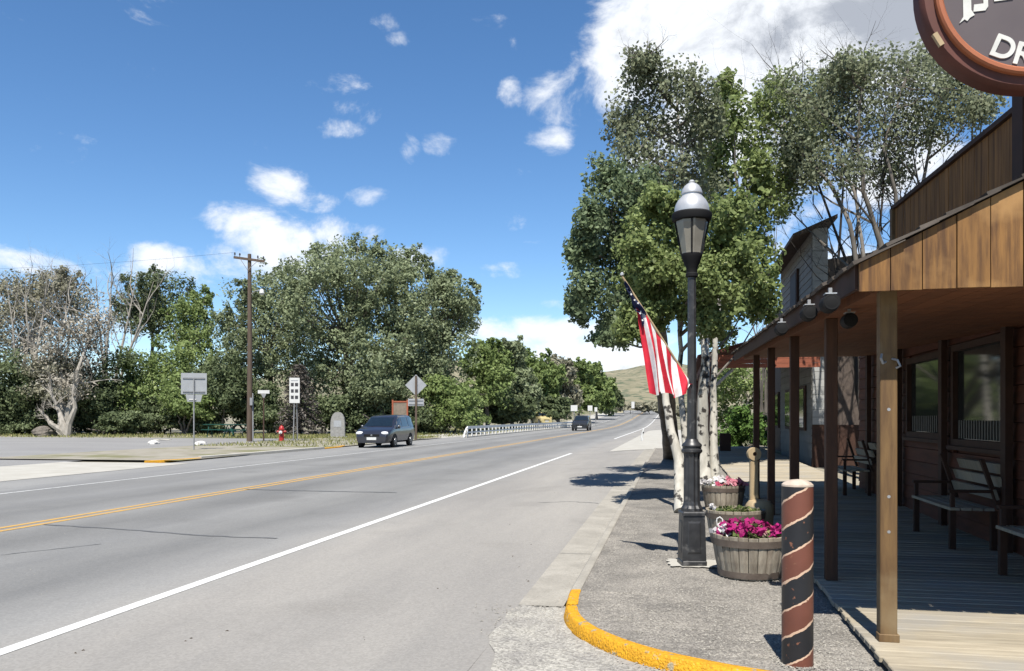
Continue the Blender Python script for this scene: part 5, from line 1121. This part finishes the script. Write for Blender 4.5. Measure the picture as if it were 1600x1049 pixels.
# monument
mo = on(528, 65); t = thing('stone_monument', 'grey round-topped standing stone monument at the edge of the trees', 'monument', mo, YAW)
prof = [(-.56, 0), (.56, 0), (.55, 1.2), (.50, 1.55), (.38, 1.82), (.2, 1.98), (0, 2.02), (-.2, 1.98), (-.38, 1.82), (-.50, 1.55), (-.55, 1.2)]
MB().prism(prof, -.14, .14, M=Matrix.Rotation(R(90), 4, 'X')).build('slab', MT['stone'], t); MB().bbox(-.72, .72, -.3, .3, -.05, .1, b=.03).build('plinth', MT['stone'], t)
MB().box(-.3, .3, -.152, -.143, .85, 1.35).build('plaque', MT['sign_back'], t)
def boulder(px, d, r, m, label, flat=.7, name='boulder'):
    p = on(px, d); b = MB(); n = 12; rows = 6; ph = random.uniform(0, 6)
    for j in range(rows + 1):
        e = -.3 + 1.85 * j / rows
        for k in range(n): a = 6.2832 * k / n; q = r * math.cos(e) * (1 + .22 * math.sin(3 * a + ph + j) + .12 * math.sin(5 * a + 2 * ph)) + .001; b.v.append((q * math.cos(a) * 1.25, q * math.sin(a), r * flat * (math.sin(e) + .28)))
    for j in range(rows):
        for k in range(n): l = (k + 1) % n; b.f.append((j * n + k, j * n + l, (j + 1) * n + l, (j + 1) * n + k)); b.m.append(0)
    b.f.append(tuple(range(rows * n, rows * n + n))); b.m.append(0)
    return tag(b.build(name, m, loc=p), label, 'rock')
boulder(240, 50, .26, MT['white_rock'], 'small white boulder standing alone out on the lot'); boulder(314, 48, .28, MT['white_rock'], 'small white boulder just right of the wide sign post'); boulder(255, 58.5, .5, MT['concrete_pale'], 'long flat pale slab lying on the lot behind the boulder', .12)
boulder(68, 72, .72, MT['bark_grey'], 'grey weathered stump at the lot edge left of the twin trunk', .95, 'stump'); boulder(365, 50, .13, MT['bark_grey'], 'small dark stone near the foot of the utility pole')
# picnic table
pt = on(345, 68); t = thing('picnic_table', 'green picnic table in the shade of the trees', 'table', pt, R(12))
for k in range(4): MB().box(-1.3, 1.3, -.36 + k * .19, -.20 + k * .19, 1.0, 1.05).build('top_plank', MT['green_paint'], t)
for s in (-1, 1): MB().box(-1.3, 1.3, s * .72 - .13, s * .72 + .13, .58, .63).build('seat', MT['green_paint'], t)
for x in (-.9, .9):
    for s in (-1, 1): MB().tube([(x, s * .62, 0), (x, s * .15, .99)], .045, 6).build('leg', MT['green_paint'], t)
    MB().box(x - .03, x + .03, -.8, .8, .52, .579).build('crossbar', MT['green_paint'], t)
pt2 = on(372, 66); t2 = copy_tree(t); t2.location = pt2; t2['label'] = 'second green picnic table right beside the utility pole'; t2.rotation_euler.z = R(70); t['group'] = t2['group'] = 'picnic tables under the trees'
# shelter
sh = on(290, 86); t = thing('shelter', 'open shelter with pale blue metal roof among the trees', 'shelter', sh, YAW + R(4))
Mr = Matrix.Rotation(R(0), 4, 'Z')
for k in range(12):
    x = -2.2 + k * .36; MB().add([(x, -1.5, 1.75), (x + .345, -1.5, 1.75), (x + .345, 1.6, 3.1), (x, 1.6, 3.1), (x, -1.5, 1.80), (x + .345, -1.5, 1.80), (x + .345, 1.6, 3.15), (x, 1.6, 3.15)], [(3, 2, 1, 0), (4, 5, 6, 7), (0, 1, 5, 4), (1, 2, 6, 5), (2, 3, 7, 6), (3, 0, 4, 7)]).build('roof_panel', MT['blue_roof'], t)
for x in (-2.0, 1.9):
    MB().box(x - .06, x + .06, -1.4, -1.28, 0, 1.79).build('post', MT['brown_post'], t); MB().box(x - .06, x + .06, 1.4, 1.52, 0, 3.0).build('post', MT['brown_post'], t)

# bridge railing
ra = thing('bridge_railing', 'white steel bridge railing with closely set posts beside the far lane', 'railing', (-16.3, 64, 0)); n = 44
for k in range(n):
    y = .6 + k * 1.55; lean = -.10
    MB().add([(-.05, y - .06, 0), (.05, y - .06, 0), (.05, y + .06, 0), (-.05, y + .06, 0), (-.05, y - .06 , .86), (.05, y - .06, .86), (.05, y + .06, .86), (-.05, y + .06, .86)], [(3, 2, 1, 0), (4, 5, 6, 7), (0, 1, 5, 4), (1, 2, 6, 5), (2, 3, 7, 6), (3, 0, 4, 7)]).build('post', MT['rail'], ra)
MB().box(.052, .12, .3, n * 1.55, .68, .90).build('rail', MT['rail'], ra); MB().box(.052, .09, .3, n * 1.55, .34, .46).build('rail', MT['rail'], ra)
MB().tube([(.07, -.9, .0), (.07, -.5, .45), (.07, .0, .72), (.07, .31, .79)], .07, 8).build('end_piece', MT['rail'], ra)
MB().box(-.25, .25, -.6, n * 1.55, -.04, .08).build('base_kerb', MT['concrete_pale'], ra)

# ------------------------------------------------------------------ vehicles
def car(name, label, loc, rz, st, belt, paint, hw, wheel_r=.33, wx=(1.5, -1.45), cat='car', side=((1.05, .15), (.02, -1.05), (-1.2, -2.2)), ws=(1.40, .62), grille=True):
    t = thing(name, label, cat, loc, rz)
    xs = [s[0] for s in st]
    def at(x):
        for a, b_ in zip(st, st[1:]):
            if b_[0] <= x <= a[0]:
                q = (a[0] - x) / (a[0] - b_[0]); return a[1] + (b_[1] - a[1]) * q, a[2] + (b_[2] - a[2]) * q
        return st[-1][1:]
    def ring(x):
        zt, w = at(x); w *= hw; up = sstep(belt + .02, belt + .45, zt); wt = w * (.95 - .15 * up); bz = min(belt, zt - .06)
        return [(0, .26), (w * .86, .26), (w * .97, .36), (w, .58), (w * .99, bz - .04), (w * .975, bz), (wt, max(zt - .09, bz + .03)), (wt - .10, zt - .012), (0, zt)]
    b = MB(); xx = []
    for a, b_ in zip(xs, xs[1:]):
        k = max(1, int((a - b_) / .22)); xx += [a + (b_ - a) * i / k for i in range(k)]
    xx.append(xs[-1]); m = 16
    for x in xx:
        r_ = ring(x); full = [(y, z) for y, z in r_] + [(-y, z) for y, z in r_[-2:0:-1]]
        for (y, z) in full: b.v.append((x, y, z))
    for i in range(len(xx) - 1):
        for k in range(m): l = (k + 1) % m; b.f.append((i * m + k, i * m + l, (i + 1) * m + l, (i + 1) * m + k)); b.m.append(0)
    b.f += [tuple(range(m)), tuple(range(len(xx) * m - 1, (len(xx) - 1) * m - 1, -1))]; b.m += [0, 0]
    body = b.build('body', paint, t, smooth=True)
    def glass(name_, quads): 
        g = MB()
        for qd in quads: g.add(qd, [(0, 1, 2, 3)])
        return g.build(name_, MT['car_glass'], t)
    for s in (1, -1):
        for (xa, xb) in side:
            n_ = 4; qd = []
            for i in range(n_):
                x0, x1 = xa + (xb - xa) * i / n_, xa + (xb - xa) * (i + 1) / n_; p = []
                for (x, lo) in ((x0, 1), (x1, 1), (x1, 0), (x0, 0)):
                    r_ = ring(x); (y0, z0), (y1, z1) = r_[5], r_[6]; f = .12 if lo else .94; y, z = y0 + (y1 - y0) * f, z0 + (z1 - z0) * f; p.append((x, s * (y + .008), z + .002))
                qd.append(p if s > 0 else p[::-1])
            glass('side_window', qd)
        mr_ = MB(); mr_.lathe([(.02, -.02), (.10, .0), (.11, .06), (.08, .12), (.02, .13)], 10, axis='y', c=(ws[0] - .45, s * (hw + .06) - .06, belt + .07)); mr_.build('mirror', paint, t, smooth=True)
        hd = MB(); zf, wf = at(xs[0] - .16); hd.lathe([(.04, -.21), (.10, -.14), (.115, 0), (.10, .13), (.04, .19)], 12, axis='y', c=(xs[0] - .13, s * (hw * .70), .76)); hd.build('headlight', MT['headlight'], t, smooth=True)
        for x in wx:
            MB().lathe([(wheel_r + .06, 0), (wheel_r + .06, .01 * s)], 20, axis='y', c=(x, s * (hw + .002), wheel_r + .02)).build('wheel_arch', MT['tyre'], t)
            w_ = MB().lathe([(wheel_r * .66, -.11), (wheel_r * .95, -.10), (wheel_r, -.07), (wheel_r, .07), (wheel_r * .95, .10), (wheel_r * .66, .11)], 22, axis='y', c=(0, 0, 0)).build('wheel', MT['tyre'], t, smooth=True); w_.location = (x, s * (hw - .085), wheel_r)
            MB().lathe([(wheel_r * .64, .08 * s), (wheel_r * .62, .118 * s), (wheel_r * .3, .105 * s), (wheel_r * .2, .122 * s), (.01, .124 * s)], 16, axis='y').build('rim', MT['rim'], w_, smooth=True)
    qd = []
    for i in range(5):
        x0, x1 = ws[0] + (ws[1] - ws[0]) * i / 5, ws[0] + (ws[1] - ws[0]) * (i + 1) / 5; p = []
        for x in (x0, x1):
            r_ = ring(x); p.append((x, r_[7][0] - .02, r_[7][1] + .014))
        for x in (x1, x0):
            r_ = ring(x); p.append((x, -r_[7][0] + .02, r_[7][1] + .014))
        a_, b_, c_, d_ = p; z0, z1 = ring(x0)[8][1] + .012, ring(x1)[8][1] + .012
        qd += [[a_, b_, (x1, 0, z1), (x0, 0, z0)], [(x0, 0, z0), (x1, 0, z1), c_, d_]]
    glass('windshield', qd)
    f = xs[0]; MB().box(f - .05, f + .012, -.42, .42, .60, .72).build('grille', MT['black_plain'], t); MB().box(f - .02, f + .022, -.26, .26, .42, .56).build('licence_plate', MT['sign_white'], t)
    MB().bbox(f - .10, f + .008, -hw * .78, hw * .78, .28, .40, b=.02).build('bumper', paint, t)
    if grille: MB().lathe([(.055, f + .012), (.05, f + .026)], 10, axis='x', c=(0, 0, .67)).build('emblem', MT['rim'], t)
    return t
vst = [(2.50, .62, .80), (2.46, .78, .86), (2.32, .88, .93), (2.0, .98, .98), (1.45, 1.10, 1.0), (.95, 1.42, 1.0), (.55, 1.64, 1.0), (.15, 1.73, 1.0), (-.8, 1.76, 1.0), (-1.7, 1.75, 1.0), (-2.15, 1.70, .99), (-2.35, 1.50, .97), (-2.48, 1.05, .95), (-2.5, .8, .94)]
vp = on(578, 43.6); car('minivan', 'dark navy minivan driving towards the camera in the far lane', (vp.x, vp.y + 2.5, 0.0), R(-90 + 2), vst, 1.03, MT['van'], .97, cat='van')
tst = [(2.2, .75, .84), (2.15, .95, .92), (1.9, 1.10, .98), (.9, 1.16, 1.0), (.75, 1.2, 1.0), (.35, 1.72, 1.0), (.1, 1.80, 1.0), (-1.2, 1.82, 1.0), (-1.9, 1.80, 1.0), (-2.1, 1.70, .99), (-2.2, .9, .96)]
tp = on(909, 100); car('oncoming_car', 'distant dark oncoming car with bright front at the end of the bridge', (tp.x, tp.y, H(tp.x, tp.y)), R(-90), tst, 1.12, MT['car_black'], .96, wheel_r=.38, side=((.5, -.4), (-.5, -1.2), (-1.3, -1.9)), ws=(.72, .38), cat='car')
yp_ = on(846, 122); car('parked_car', 'yellow and white vehicle parked under the trees behind the bridge rail', (yp_.x, yp_.y, .55), R(-60), tst, 1.12, MT['car_yellow'], .96, wheel_r=.38, side=((.5, -.4), (-.5, -1.2), (-1.3, -1.9)), ws=(.72, .38))
